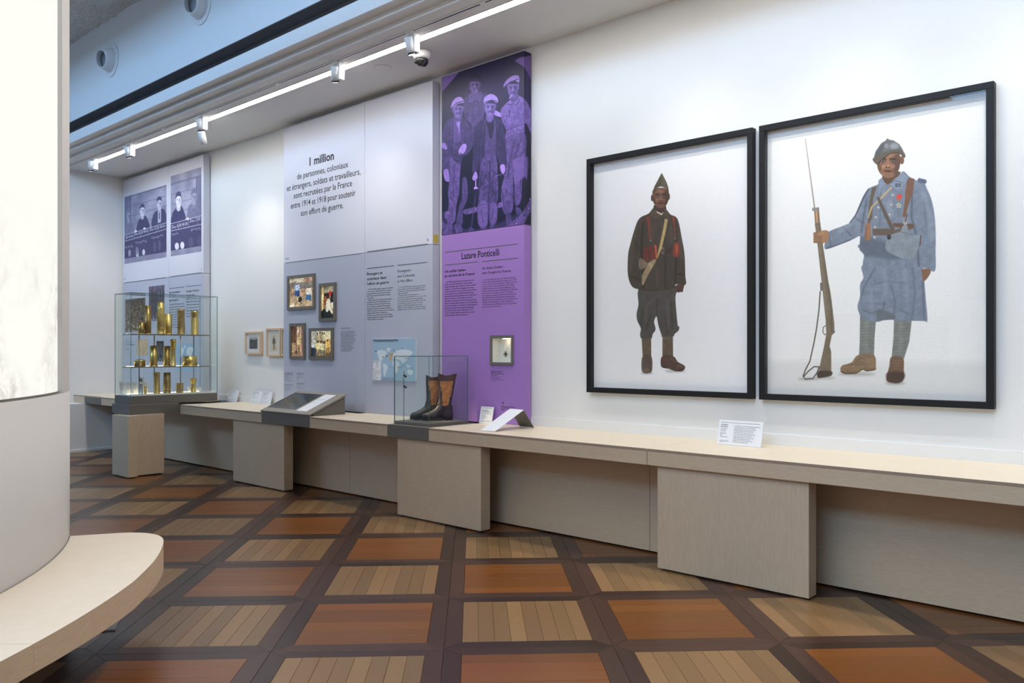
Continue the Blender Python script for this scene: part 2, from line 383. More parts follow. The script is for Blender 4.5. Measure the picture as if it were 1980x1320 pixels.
# ------------------------------------------------------------------ print painter: fills shapes into a pixel array that becomes an in-memory picture on a flat print
def crop(ox, oy, s): return lambda pts: [(ox + x * s, oy + y * s) for x, y in pts]
def cat_rom(pts, n=5):
    P_ = np.array(pts, float); m = len(P_); out = []
    for i in range(m):
        p0, p1, p2, p3 = P_[i - 1], P_[i], P_[(i + 1) % m], P_[(i + 2) % m]
        for k in range(n):
            t = k / n
            out.append(.5 * ((2 * p1) + (-p0 + p2) * t + (2 * p0 - 5 * p1 + 4 * p2 - p3) * t * t + (-p0 + 3 * p1 - 3 * p2 + p3) * t ** 3))
    return np.array(out)
def blur1(a, r):
    if r < .5: return a
    k = int(math.ceil(r)); x = np.arange(-k * 2, k * 2 + 1); g = np.exp(-x * x / (2 * (r * .8) ** 2)); g /= g.sum()
    pad = k * 2
    for ax in (0, 1):
        pw = [(0, 0)] * a.ndim; pw[ax] = (pad, pad); b = np.pad(a, pw, mode='edge'); o = np.zeros_like(a)
        for q, gv in enumerate(g):
            sl_ = [slice(None)] * a.ndim; sl_[ax] = slice(q, q + a.shape[ax]); o += gv * b[tuple(sl_)]
        a = o
    return a
RNG = np.random.RandomState(5)
def noise2(w, h, cell, seed=0):
    r = np.random.RandomState(seed); gw, gh = int(w / cell) + 3, int(h / cell) + 3; g = r.rand(gh, gw)
    ys, xs = np.arange(h) / cell, np.arange(w) / cell; yi, xi = ys.astype(int), xs.astype(int); fy, fx = (ys - yi)[:, None], (xs - xi)[None]
    fy = fy * fy * (3 - 2 * fy); fx = fx * fx * (3 - 2 * fx)
    return (g[yi][:, xi] * (1 - fx) + g[yi][:, xi + 1] * fx) * (1 - fy) + (g[yi + 1][:, xi] * (1 - fx) + g[yi + 1][:, xi + 1] * fx) * fy
class Cv:
    def __init__(s, w, h, to_uv, bg=(1, 1, 1)):
        s.w, s.h, s.to = w, h, to_uv; s.im = np.ones((h, w, 3)) * np.array(bg, float)
    def mask(s, pts, smooth=True, blur=.6):
        q = np.array([s.to(*p) for p in pts], float)
        if smooth and len(q) > 3: q = cat_rom(q)
        pad = int(blur * 2 + 2)
        x0, x1 = max(0, int(q[:, 0].min()) - pad), min(s.w, int(q[:, 0].max()) + pad + 1); y0, y1 = max(0, int(q[:, 1].min()) - pad), min(s.h, int(q[:, 1].max()) + pad + 1)
        if x1 <= x0 or y1 <= y0: return None
        X = np.arange(x0, x1) + .5; acc = np.zeros((y1 - y0, x1 - x0))
        ax, ay = q[:, 0], q[:, 1]; bx_, by = np.roll(ax, -1), np.roll(ay, -1)
        for k, yy in enumerate(np.arange(y0, y1)):
            for sub in (.25, .75):
                Y = yy + sub; m = (ay > Y) != (by > Y)
                if not m.any(): continue
                xs = np.sort(ax[m] + (Y - ay[m]) * (bx_[m] - ax[m]) / (by[m] - ay[m]))
                for a, b in zip(xs[0::2], xs[1::2]): acc[k] += .5 * np.clip(np.minimum(X + .5, b) - np.maximum(X - .5, a), 0, 1)
        return (blur1(np.clip(acc, 0, 1), blur), x0, x1, y0, y1)
    def put(s, m, col, a=1.0, clip=None, tex=0):
        if m is None: return m
        k, x0, x1, y0, y1 = m; k = k * a
        if clip is not None and clip is not True:
            full = np.zeros((s.h, s.w)); ck, cx0, cx1, cy0, cy1 = clip; full[cy0:cy1, cx0:cx1] = ck; k = k * full[y0:y1, x0:x1]
        c = np.ones((y1 - y0, x1 - x0, 3)) * (np.array(col, float) if not np.isscalar(col) else col)
        if tex:
            n = noise2(s.w, s.h, 2.2, 3)[y0:y1, x0:x1] - .5 + .8 * (noise2(s.w, s.h, 11, 4)[y0:y1, x0:x1] - .5); c = c * (1 + tex * n[..., None])
        s.im[y0:y1, x0:x1] = s.im[y0:y1, x0:x1] * (1 - k[..., None]) + c * k[..., None]
        return m
    def poly(s, pts, col, a=1.0, blur=.6, smooth=True, clip=None, tex=0): return s.put(s.mask(pts, smooth, blur), col, a, clip, tex)
    def ell(s, c, rx, ry, col, a=1.0, blur=.6, rot=0, clip=None):
        n = 14; p = [(c[0] + rx * math.cos(t) * math.cos(rot) - ry * math.sin(t) * math.sin(rot), c[1] + rx * math.cos(t) * math.sin(rot) + ry * math.sin(t) * math.cos(rot)) for t in [2 * PI * i / n for i in range(n)]]
        return s.poly(p, col, a, blur, False, clip)
    def elr(s, *a, **k):
        keep = s.to; s.to = lambda px, py: (px, py); r_ = s.ell(*a, **k); s.to = keep; return r_
    def line(s, pts, wd, col, a=1.0, blur=.5, clip=None):
        p = np.array(pts, float); L_, R_ = [], []
        for i in range(len(p)):
            d = p[min(i + 1, len(p) - 1)] - p[max(i - 1, 0)]; n_ = np.array([-d[1], d[0]]) / (np.hypot(*d) + 1e-9) * wd / 2; L_.append(p[i] + n_); R_.append(p[i] - n_)
        return s.poly(L_ + R_[::-1], col, a, blur, False, clip)
    def grain(s, amt, cell=1.5, seed=9): s.im *= 1 + amt * (noise2(s.w, s.h, cell, seed)[..., None] - .5) * 2
    def image(s, name, ramp=None):
        a = np.clip(s.im, 0, 1)
        if ramp is not None:
            v = a.mean(2); r = np.array(ramp, float); xs = np.linspace(0, 1, len(r)); a = np.stack([np.interp(v, xs, r[:, c]) for c in range(3)], 2)
        px = np.ones((s.h, s.w, 4), np.float32); px[..., :3] = a[::-1]
        im = bpy.data.images.new(name, s.w, s.h); im.pixels.foreach_set(px.ravel()); im.update(); im.pack(); return im
def printmat(name, im, rough=.5, glow=0, spec=.4):
    t = NT(name); tx = t.N('ShaderNodeTexImage'); tx.image = im; tx.extension = 'EXTEND'; uv = t.N('ShaderNodeUVMap'); uv.uv_map = 'UVMap'
    t.L(uv.outputs[0], tx.inputs[0]); t.b.inputs['Roughness'].default_value = rough; t.b.inputs['Specular IOR Level'].default_value = spec
    t.L(tx.outputs[0], t.b.inputs['Base Color'])
    if glow: t.L(tx.outputs[0], t.b.inputs['Emission Color']); t.b.inputs['Emission Strength'].default_value = glow
    return t.m
def quad(name, p00, p10, p11, p01, m, parent, thick=.003, origin=(0, 0, 0)):
    """flat print: front quad (bl, br, tr, tl) with uv, given a little thickness behind it"""
    P4 = [np.array(p, float) - np.array(origin, float) for p in (p00, p10, p11, p01)]
    n = np.cross(P4[1] - P4[0], P4[3] - P4[0]); n /= np.linalg.norm(n)
    V = P4 + [p - n * thick for p in P4]
    me = bpy.data.meshes.new(name); me.from_pydata([tuple(v) for v in V], [], [(0, 1, 2, 3), (7, 6, 5, 4), (1, 0, 4, 5), (2, 1, 5, 6), (3, 2, 6, 7), (0, 3, 7, 4)])
    uv = me.uv_layers.new(name='UVMap'); co = [(0, 0), (1, 0), (1, 1), (0, 1)] * 2
    for p in me.polygons:
        for li, vi in zip(p.loop_indices, p.vertices): uv.data[li].uv = co[vi]
    me.materials.append(m); o = bpy.data.objects.new(name, me); COL.objects.link(o); o.parent = parent; return o

# ------------------------------------------------------------------ lettering: Blender's own font turned into flat meshes
_tc = {}
def glyphs(txt, bold=0):
    key = (txt, bold)
    if key in _tc: return _tc[key]
    cu = bpy.data.curves.new('t', 'FONT'); cu.body = txt; cu.size = 1; cu.resolution_u = 2; cu.offset = bold; cu.fill_mode = 'FRONT'
    o = bpy.data.objects.new('t', cu); COL.objects.link(o); dg = bpy.context.evaluated_depsgraph_get(); dg.update()
    me = bpy.data.meshes.new_from_object(o.evaluated_get(dg)); V = np.array([v.co[:2] for v in me.vertices]) if len(me.vertices) else np.zeros((0, 2)); Fs = [tuple(p.vertices) for p in me.polygons]
    bpy.data.objects.remove(o); bpy.data.curves.remove(cu); bpy.data.meshes.remove(me)
    _tc[key] = (V, Fs); return V, Fs
class Text:
    """collects lines of lettering lying on a plane with origin o, x axis ex, y axis ey, normal en"""
    def __init__(s, o, ex, ey, base=(0, 0, 0)):
        s.o = np.array(o, float); s.ex = np.array(ex, float); s.ey = np.array(ey, float); s.n = np.cross(s.ex, s.ey); s.b = np.array(base, float); s.mb = MB(base)
    def put(s, txt, x, y, width=None, cap=None, size=None, bold=0):
        V, Fs = glyphs(txt, bold)
        if not len(V): return
        w0 = V[:, 0].max() - V[:, 0].min(); sx = (width / w0) if width else size; sy = (cap / .73) if cap else (size if size else sx)
        pts = [s.o + s.ex * (x + (v[0] - V[:, 0].min()) * sx) + s.ey * (y + v[1] * sy) + s.n * .0012 for v in V]
        s.mb.add(pts, Fs)
    def bar(s, x0, x1, y, t):
        p = [s.o + s.ex * a + s.ey * b + s.n * .0012 for a, b in ((x0, y - t / 2), (x1, y - t / 2), (x1, y + t / 2), (x0, y + t / 2))]; s.mb.add(p, [(0, 1, 2, 3)])
    def block(s, lines, x, y0, y1, width, bold=0, indent=()):
        n = len(lines); ws = []
        for l in lines: V, _ = glyphs(l, bold); ws.append(V[:, 0].max() - V[:, 0].min() if len(V) else 0)
        sx = width / max(ws); pitch = (y0 - y1) / max(1, n - 1); sy = min(sx * 1.25, pitch * .82) if n > 1 else sx
        for i, l in enumerate(lines):
            if not l: continue
            ind = width * .06 if i in indent else 0
            s.put(l, x + ind, y0 - i * pitch, width=ws[i] * sx * (1 if not ind or ws[i] < .93 * max(ws) else .94), cap=sy * .73, bold=bold)
    def build(s, name, m, parent): return s.mb.build(name, m, parent, 'stuff') if s.mb.v else None
class WallText(Text):
    """the same, measured straight off the wall: plane y = Y facing the viewer"""
    def __init__(s, Y, base): Text.__init__(s, (0, Y, 0), (1, 0, 0), (0, 0, 1), base); s.Y = Y
    def pt(s, px, py): p = ony(px, py, s.Y); return p[0], p[2]
    def line(s, txt, l, r, capx=None, bold=0):
        x0, z0 = s.pt(*l); x1, z1 = s.pt(*r); cap = (s.pt(l[0], l[1] - capx)[1] - z0) if capx else None; s.put(txt, x0, (z0 + z1) / 2, width=x1 - x0, cap=cap, bold=bold)
    def rule(s, l, r, t=.008): x0, z0 = s.pt(*l); x1, z1 = s.pt(*r); s.bar(x0, x1, (z0 + z1) / 2, t)
    def para(s, lines, tl, bl, rx, bold=0, indent=()):
        x0, z0 = s.pt(*tl); _, z1 = s.pt(*bl); x1, _ = s.pt(rx, tl[1]); s.block(lines, x0, z0, z1, x1 - x0, bold, indent)

# ------------------------------------------------------------------ text panels on the wall
YP, ZP0, ZP1 = 5.555, .829, 4.18
def panel_boards(root, ro, x0, x1, xj, zj, mu, ml, ms, hole=None):
    """two rows of boards with open joints; right ends carry the edge colour"""
    cols = [(x0, xj - .002), (xj + .002, x1)] if xj else [(x0, x1)]
    for zi, (z0, z1, m) in enumerate(((ZP0, zj - .002, ml), (zj + .002, ZP1, mu))):
        for a, b in cols:
            mb = MB(ro)
            if hole and zi == 0:
                hx0, hx1, hz0, hz1 = hole
                mb.box(a, hx0, YP, YW - .013, z0, z1); mb.box(hx1, b, YP, YW - .013, z0, z1); mb.box(hx0, hx1, YP, YW - .013, z0, hz0); mb.box(hx0, hx1, YP, YW - .013, hz1, z1)
            else: mb.box(a, b, YP, YW - .013, z0, z1, 0, .0012)
            o = mb.build('panel_board', [m, ms], root)
            for p in o.data.polygons:
                if p.normal.x > .9: p.material_index = 1
def plane_map(x0, x1, z0, z1, w, h, Y=YP):
    def f(px, py): p = ony(px, py, Y); return ((p[0] - x0) / (x1 - x0) * w, (z1 - p[2]) / (z1 - z0) * h)
    return f
def wall_print(name, x0, x1, z0, z1, m, root, ro, dy=.0015, Y=YP):
    return quad(name, (x0, Y - dy, z0), (x1, Y - dy, z0), (x1, Y - dy, z1), (x0, Y - dy, z1), m, root, .001, ro)
INK = M['ink']

# ---- panel with the boys' photograph, far left
R1 = (-12.05, YP, 0.829)
p1 = empty('text_panel', R1, 'far left lilac panel with a split old photograph of seated boys, behind the brass showcase', 'panel', 'tall text panels on the wall')
X10, X11 = -13.37, -10.775
panel_boards(p1, R1, X10, X11, -11.803, 2.56, M['lilac'], M['lilac2'], M['lilacs'])
Gc = crop(236, 310, .166667)
def draw_boys(c):
    im = c.im; ys = np.linspace(0, 1, c.h)[:, None, None]; im[:] = .60 - .10 * ys; c.im *= 1 + .35 * (noise2(c.w, c.h, 60, 21)[..., None] - .5); c.im *= 1 + .12 * (noise2(c.w, c.h, 6, 22)[..., None] - .5)
    G = lambda q: Gc(q)
    for off in (0, 130, 245, 350): c.line(G([(28, 420 + off), (518, 288 + off * .97), (930, 168 + off)]), .8, .25, .8)
    c.poly(G([(28, 428), (104, 405), (104, 850), (28, 850)]), .34, .6, .6, False); c.line(G([(104, 405), (104, 850)]), .8, .2)
    c.poly(G([(862, 186), (930, 168), (930, 640), (862, 640)]), .36, .7, .6, False); c.line(G([(862, 186), (862, 640)]), .8, .2)
    c.line(G([(28, 436), (104, 414), (518, 298), (930, 180)]), 1.6, .4)
    def boy(hx, hy, rx, ry, face, hair, body, bcol, vee=None, low=False):
        c.poly(G(body), bcol, 1, .7, tex=.15)
        c.poly(G([(hx - rx * .6, hy + ry * .6), (hx + rx * .6, hy + ry * .6), (hx + rx * .7, hy + ry * 1.25), (hx, hy + ry * 1.5), (hx - rx * .7, hy + ry * 1.25)]), face * .8)
        c.poly(G([(hx - rx, hy - ry * .2), (hx - rx * .7, hy - ry * .85), (hx, hy - ry), (hx + rx * .7, hy - ry * .85), (hx + rx, hy - ry * .2), (hx + rx * .8, hy + ry * .5), (hx + rx * .3, hy + ry), (hx - rx * .3, hy + ry), (hx - rx * .8, hy + ry * .5)]), face, 1, .5)
        c.ell(G([(hx + rx * .5, hy + ry * .1)])[0], 1.6, 5, face * .7, .7, 1.2)
        c.poly(G([(hx - rx * 1.08, hy - ry * .1), (hx - rx, hy - ry * .8), (hx - rx * .2, hy - ry * 1.2), (hx + rx * .8, hy - ry * 1.1), (hx + rx * 1.08, hy - ry * .1), (hx + rx * .7, hy - ry * .55), (hx - rx * .2, hy - ry * .62), (hx - rx * .8, hy - ry * .4)]), hair, 1, .5)
        for sx in (-.42, .42): c.ell(G([(hx + rx * sx, hy - ry * .08)])[0], .9, .9, .12, .85, .4); c.line(G([(hx + rx * (sx - .25), hy - ry * .22), (hx + rx * (sx + .25), hy - ry * .22)]), .6, .2, .7)
        c.line(G([(hx, hy - ry * .1), (hx + rx * .1, hy + ry * .25)]), .6, face * .6, .7); c.line(G([(hx - rx * .3, hy + ry * .52), (hx + rx * .3, hy + ry * .5)]), .7, .3, .8)
        if vee: c.poly(G(vee), .85, 1, .4, False)
    boy(77, 650, 23, 66, .66, .48, [(55, 715), (100, 700), (132, 760), (138, 860), (38, 880), (40, 760)], .46)
    boy(236, 585, 27, 66, .92, .2, [(205, 680), (262, 640), (300, 690), (318, 800), (176, 830), (182, 730)], .16, [(222, 668), (238, 680), (252, 660), (252, 668), (238, 690), (222, 678)])
    boy(434, 505, 28, 72, .80, .2, [(360, 640), (400, 585), (470, 560), (505, 600), (518, 730), (350, 770)], .2)
    c.poly(G([(416, 590), (434, 605), (455, 585), (452, 715), (416, 728)]), .72, 1, .5, False); c.line(G([(434, 605), (434, 680)]), 2, .3)
    boy(656, 465, 31, 84, .95, .24, [(600, 590), (640, 545), (690, 530), (722, 600), (728, 690), (575, 730), (580, 640)], .13, [(636, 545), (656, 572), (682, 540), (682, 552), (656, 585), (636, 560)])
    boy(836, 430, 31, 84, .62, .42, [(770, 540), (815, 500), (870, 495), (890, 560), (892, 640), (765, 680)], .42)
    c.poly(G([(28, 870), (518, 722), (518, 1060), (28, 1140)]), .15, 1, .5, False, tex=.4); c.poly(G([(556, 738), (930, 640), (930, 990), (556, 1050)]), .17, 1, .5, False, tex=.4)
    for y0, y1 in ((870, 722), (940, 795)): c.line(G([(28, y0), (518, y1)]), 1.4, .72)
    for y0, y1 in ((738, 640), (822, 738)): c.line(G([(556, y0), (930, y1)]), 1.4, .72)
    for x in (45, 140, 215, 310, 405): yy = 870 - (x - 28) * .302; c.line(G([(x, yy), (x, yy + 72)]), .8, .6)
    for x in (660, 770, 880): yy = 738 - (x - 556) * .262; c.line(G([(x, yy), (x, yy + 86)]), .8, .6)
    def chalk(x, y, sl, seq, s=1.0, wd=.9):
        for st in seq: c.line(G([(x + a * s, y + b * s + a * s * sl) for a, b in st]), wd, .92, .9, .35)
    J = [[(10, 0), (12, 24), (6, 32), (0, 26)], [(2, 0), (20, 0)]]; nn = [[(24, 14), (20, 24), (26, 30), (32, 16), (33, 30)], [(38, 30), (39, 16), (46, 16), (47, 30)]]
    six = [[(72, 0), (62, 14), (62, 28), (72, 32), (76, 22), (66, 18)]]; three = [[(60, 2), (72, 2), (64, 14), (74, 22), (64, 32), (56, 28)]]
    date = [[(0, 4), (3, 0), (3, 30)], [(9, 6), (16, 2), (18, 10), (8, 30), (22, 30)], [(26, 16), (31, 16)], [(36, 2), (36, 30)], [(43, 2), (43, 30)], [(48, 16), (53, 16)], [(58, 6), (64, 2), (66, 10), (56, 30), (70, 30)], [(80, 4), (74, 8), (82, 22), (76, 30), (72, 22), (82, 8)]]
    chalk(145, 845, -.3, J + nn + six, .85); chalk(320, 790, -.3, J + nn + six, 1.0); chalk(225, 822, -.3, date, .9); chalk(412, 765, -.3, date, 1.05); chalk(50, 880, -.3, date, .95)
    chalk(575, 760, -.26, J + nn + six, 1.05); chalk(668, 735, -.26, date, 1.1); chalk(782, 685, -.26, J + nn + three, 1.2); chalk(885, 660, -.26, date[:4], 1.2)
    for (x, y, n, sl) in ((160, 950, 9, -.2), (340, 895, 10, -.25), (40, 1000, 6, -.2), (570, 855, 6, -.2), (800, 800, 8, -.22)):
        q = []; r = random.Random(x)
        for k in range(n * 2): q.append((k * 7.2, (r.uniform(6, 30) if k % 2 else r.uniform(-8, 8))))
        chalk(x, y, sl, [q], 1, .8)
    for x, y, rx, ry, v in ((88, 1075, 2.6, 7, .65), (178, 1085, 2.8, 6, .9), (252, 1065, 2.8, 6, .9), (175, 1050, 3, 8, .5), (637, 995, 4, 7, 1), (700, 985, 4, 7, 1), (380, 1000, 3, 11, .3), (436, 985, 3, 11, .32), (800, 950, 5, 10, .3), (900, 930, 5, 10, .28)): c.ell(G([(x, y)])[0], rx, ry, v, .9, .9)
    for x, y in ((160, 822), (262, 790), (762, 678)): c.ell(G([(x, y)])[0], 2.6, 2.2, .95, 1, .4)
    c.grain(.09, 1.5)
RAMPB = [(.16, .16, .33), (.30, .30, .45), (.52, .52, .63), (.74, .74, .82), (.93, .93, .97)]
for (x0, x1, za, zb) in ((-13.315, -11.876, 2.862, 3.915), (-11.74, -10.832, 2.862, 4.02)):
    w_, h_ = int((x1 - x0) * 330), int((zb - za) * 330)
    c = Cv(w_, h_, plane_map(x0, x1, za, zb, w_, h_)); draw_boys(c)
    wall_print('photograph', x0, x1, za, zb, printmat('boys photograph print', c.image('boys', RAMPB), .5), p1, R1)
T = WallText(YP, R1)
T2 = WallText(YP, R1); T2.rule((240, 546.5), (320.5, 536.5)); T2.rule((328, 534), (389.8, 527.4)); T2.rule((328, 558), (356, 554.5)); T2.rule((360, 554), (390, 550.5)); T2.build('printed_rule', M['inkg'], p1)
T.line('1917', (240, 541), (243.5, 540.5), 3); T.line('2', (388.5, 522.5), (389.8, 522), 4)
T.line('Les travailleurs', (327.5, 567.2), (348.5, 565.8), 4.2, .012); T.line('étrangers', (327.5, 574.8), (340, 574), 4.2, .012); T.line('après guerre', (327.5, 582.3), (345, 581), 4.2, .012)
T.line('Immigrant Workers', (360, 565), (385, 562.5), 4.2); T.line('after the War', (360, 572.5), (377, 571.3), 4.2)
LF = ['Après la guerre, la France manque de bras', 'pour reconstruire le pays. Des accords signés', 'avec la Pologne, l’Italie et la Belgique', 'organisent la venue des travailleurs', 'recrutés pour les mines et les champs.', 'Les enfants suivent souvent leurs parents', 'et travaillent eux aussi, parfois dès douze ans,', 'dans les usines et les verreries.', 'Une carte d’identité est exigée dès 1917', 'et permet de contrôler les déplacements.']
LE = ['After the war, France lacked manpower', 'to rebuild the country. Agreements signed', 'with Poland, Italy and Belgium organised', 'the arrival of workers recruited for mines', 'and farms. Children often followed their', 'parents and worked in factories as well.', 'An identity card was required from 1917.']
T.para(LF, (328, 590), (328, 634), 357.5); T.para(LE, (360, 579.5), (360, 613), 388)
T.para(['Cartes', 'Permis de travail', 'de mineurs polonais', '1917', 'Archives'], (243, 658), (243, 676), 258)
T.build('lettering', INK, p1)
# small prints low on this panel, seen through the showcase
def crowd(c, seed, n, lo, hi):
    r = random.Random(seed); c.im[:] = np.array(lo)
    c.im *= 1 + .5 * (noise2(c.w, c.h, 14, seed)[..., None] - .5)
    for k in range(n):
        y = r.random() ** .8; x = r.random(); s_ = 1.2 + 3.2 * y; t_ = r.random(); col = [a + (b - a) * t_ for a, b in zip(lo, hi)]
        q = (x * c.w, y * c.h); c.ell(q, s_, s_ * 1.5, col, .9, .5); c.ell((q[0], q[1] - s_ * 1.6), s_ * .6, s_ * .7, [v * .5 for v in lo], .9, .4)
    c.grain(.2)
ident = lambda px, py: (px, py)
for nm, (x0, x1, za, zb), seed, lo, hi in (('crowd_photograph', (-13.29, -12.577, 1.79, 2.30), 3, (.30, .24, .20), (.80, .70, .60)), ('mine_photograph', (-12.453, -11.942, 1.94, 2.46), 5, (.36, .34, .42), (.72, .70, .80)), ('plate_photograph', (-12.20, -11.965, 1.34, 1.64), 8, (.10, .10, .13), (.55, .56, .62))):
    c = Cv(int((x1 - x0) * 220), int((zb - za) * 220), ident); crowd(c, seed, 330 if seed == 3 else 120, lo, hi)
    if seed == 5:
        for k in range(5): c.poly([(15 + 20 * k, 30 + 8 * k), (24 + 20 * k, 16), (34 + 20 * k, 34 + 6 * k), (30 + 20 * k, 100), (16 + 20 * k, 100)], (.2, .19, .25), .8, 1.2)
    wall_print(nm, x0, x1, za, zb, printmat(nm + ' print', c.image(nm)), p1, R1)
c = Cv(90, 60, ident, (.80, .70, .56)); r = random.Random(4)
for k in range(14): x = r.uniform(6, 60); c.line([(x, 6 + 3.6 * k), (x + r.uniform(6, 24), 6 + 3.6 * k)], 1, (.35, .28, .22), .7)
c.grain(.08, 8); wall_print('document_print', -12.874, -12.497, 1.424, 1.672, printmat('beige document', c.image('document')), p1, R1)
def worldmap(c, X, Y, sx, sy, land):
    L = [[(.03, .2), (.1, .14), (.22, .15), (.3, .22), (.26, .36), (.2, .42), (.15, .5), (.18, .55), (.12, .5), (.08, .38), (.06, .28)], [(.3, .1), (.36, .06), (.4, .1), (.36, .2), (.31, .18)],
         [(.2, .57), (.28, .58), (.33, .68), (.29, .8), (.25, .97), (.22, .92), (.21, .72)], [(.46, .3), (.5, .2), (.55, .16), (.7, .12), (.85, .14), (.95, .2), (.9, .3), (.84, .36), (.8, .46), (.74, .5), (.7, .56), (.66, .48), (.6, .46), (.54, .42), (.47, .42)],
         [(.44, .5), (.5, .44), (.58, .48), (.63, .56), (.6, .66), (.56, .82), (.52, .84), (.5, .68), (.45, .6)], [(.82, .76), (.9, .72), (.96, .78), (.93, .88), (.84, .86)], [(.78, .58), (.86, .6), (.9, .66), (.82, .66)]]
    for q in L: c.poly([(X + a * sx, Y + b * sy) for a, b in q], land, 1, .5)
c = Cv(150, 95, ident, (.62, .74, .83)); worldmap(c, 30, 2, 110, 85, (.86, .90, .93)); r = random.Random(2)
for k in range(60): c.ell((r.uniform(60, 130), r.uniform(20, 80)), .9, .9, (.1, .12, .2), .8, .3)
wall_print('map_print', -11.585, -10.985, 1.21, 1.60, printmat('small blue map', c.image('bluemap'), .5), p1, R1)

# ---- the big lilac panel
R2 = (-7.455, YP, .829)
p2 = empty('text_panel', R2, 'wide lilac panel headed 1 million, with four small glowing photographs and a map', 'panel', 'tall text panels on the wall')
X20, X21 = -8.79, -6.125
panel_boards(p2, R2, X20, X21, -7.208, 2.555, M['lilac'], M['lilac2'], M['lilacs'])
mb = MB(R2).box(X21, X21 + .0015, YP + .012, YW - .03, 2.57, 2.655); o = mb.build('edge_sticker', M['mustard'], p2); o['label'] = 'mustard yellow patch on the panel edge'
T = WallText(YP, R2)
T.line('1 million', (598.6, 319.5), (645.8, 308.6), 16, .028)
for s_, l, r in (('de personnes, coloniaux', (574.6, 346.3), (673.6, 323.6)), ('et étrangers, soldats et travailleurs,', (555, 368.6), (697.2, 338.6)), ('sont recrutées par la France', (568.1, 383.6), (681, 359.9)), ('entre 1914 et 1918 pour soutenir', (562.4, 403.5), (687.5, 378.2)), ('son effort de guerre.', (581.7, 417.7), (664, 402.2))): T.line(s_, l, r, 12, .006)
T.line('1917', (552.3, 502.5), (559.1, 501.2), 3.8); T.line('1', (826.5, 466.5), (827.7, 466), 5.5)
T.line('Étrangers et', (709.8, 532.1), (739.7, 529.5), 5.4, .014); T.line('coloniaux dans', (709.8, 541.6), (747, 538.5), 5.4, .014); T.line('l’effort de guerre', (709.8, 550.9), (752, 547.9), 5.4, .014)
T.line('Foreigners', (769, 527), (794.8, 523.8), 5.4, .0); T.line('and Colonials', (769, 536.6), (802.1, 533.6), 5.4, .0); T.line('in War Effort', (769, 546.2), (797.9, 543.8), 5.4, .0)
BF = ['En 1914, 42 000 étrangers s’engagent et combattent', 'pour la France, à l’image des Italiens qui constituent', 'la légion garibaldienne au sein de l’armée française.', 'Dans l’empire colonial, un demi-million de soldats', 'sont mobilisés.', 'Pendant la guerre, face à la pénurie de main-d’œuvre,', 'l’administration recrute 500 000 travailleurs issus', 'des colonies, de Chine et d’autres pays étrangers.', 'Les accords signés avec plusieurs États européens', 'garantissent des droits aux étrangers nouvellement', 'arrivés. Les travailleurs coloniaux, eux, sont en revanche', 'relégués dans des emplois non qualifiés selon', 'des critères raciaux. Soumis à une discipline militaire,', 'coupés de la population, surveillés, certains se mettent', 'en grève, s’enfuient ou se révoltent.']
BE = ['In 1914, 42,000 foreigners enlisted and fought for France,', 'such as the Italians who formed the Garibaldi Legion within', 'the French army. Half a million soldiers across the colonial', 'empire were mobilised.', 'Faced with a labour shortage during the war,', 'the government recruited 500,000 workers from the colonies,', 'China and other foreign countries. Agreements signed', 'with several European States guaranteed rights to the newly', 'arrived foreigners. Colonial workers were, in contrast,', 'relegated to unskilled jobs according to racial criteria.', 'Subjected to a military discipline, cut off from the population', 'and highly monitored, some went on strike, fled or revolted.']
T.para(BF, (709.8, 560.8), (709.8, 618.8), 761.5, .006, (0, 5)); T.para(BE, (768.8, 556.6), (768.8, 599.6), 825, 0, (0, 4))
T.line('Les soldats coloniaux', (659.3, 635.3), (677.7, 634.5), 1.9, .02)
T.para(['Entre 1914 et 1918, près de 600 000', 'hommes sont recrutés dans les colonies', 'françaises, au Maghreb, en Afrique', 'subsaharienne, à Madagascar, en Indochine', 'et dans le Pacifique. Enrôlés souvent', 'de force, ils servent sur tous les fronts,', 'notamment aux Dardanelles et à Verdun.', 'Près de 100 000 d’entre eux meurent', 'ou disparaissent. Des photographes', 'de l’armée réalisent en couleurs', 'les portraits de ces soldats.', 'Ces images servent la propagande', 'et montrent la diversité des troupes', 'venues combattre en Europe', 'sous le drapeau de la France.'], (659.1, 641.6), (659.1, 679), 689.4, .008)
for (x, xr, ys, b) in ((551, 566.5, (721, 723.2), 1), (551, 565, (725, 727.2, 729.5, 732.2, 735.5), 0), (551, 566.5, (744,), 1), (551, 564, (746.3, 748.6, 751.9, 754.5), 0), (574, 587.2, (722,), 1), (574, 587, (724.2, 726.5, 729.7, 732.7), 0), (574, 590, (741,), 1), (574, 588, (743.4, 746, 749.2, 752.4), 0)):
    W = ['Soldats dans un campement au bord', 'de la rivière, Aisne', 'Autochrome', '1917', 'Médiathèque du patrimoine']
    for k, y in enumerate(ys): T.line(W[k % 5] if len(ys) > 1 else W[0], (x, y), (x + (xr - x) * (1 if k % 2 == 0 or b else .55), y), 1.3, .02 * b)
for px, py, s_ in ((608.6, 602.5, '1'), (647.5, 624.5, '2'), (588.5, 699, '3'), (642, 700, '4')): T.line(s_, (px, py), (px + .8, py), 2.2)
T.build('lettering', INK, p2)
T = WallText(YP, R2)
T.rule((552.3, 508.2), (697.6, 490), .0075); T.rule((710.4, 486.4), (827.7, 471.2), .0075); T.rule((710, 519), (762, 513.6), .008); T.rule((769, 512.8), (826, 506.9), .008)
T.build('printed_rule', M['inkg'], p2)

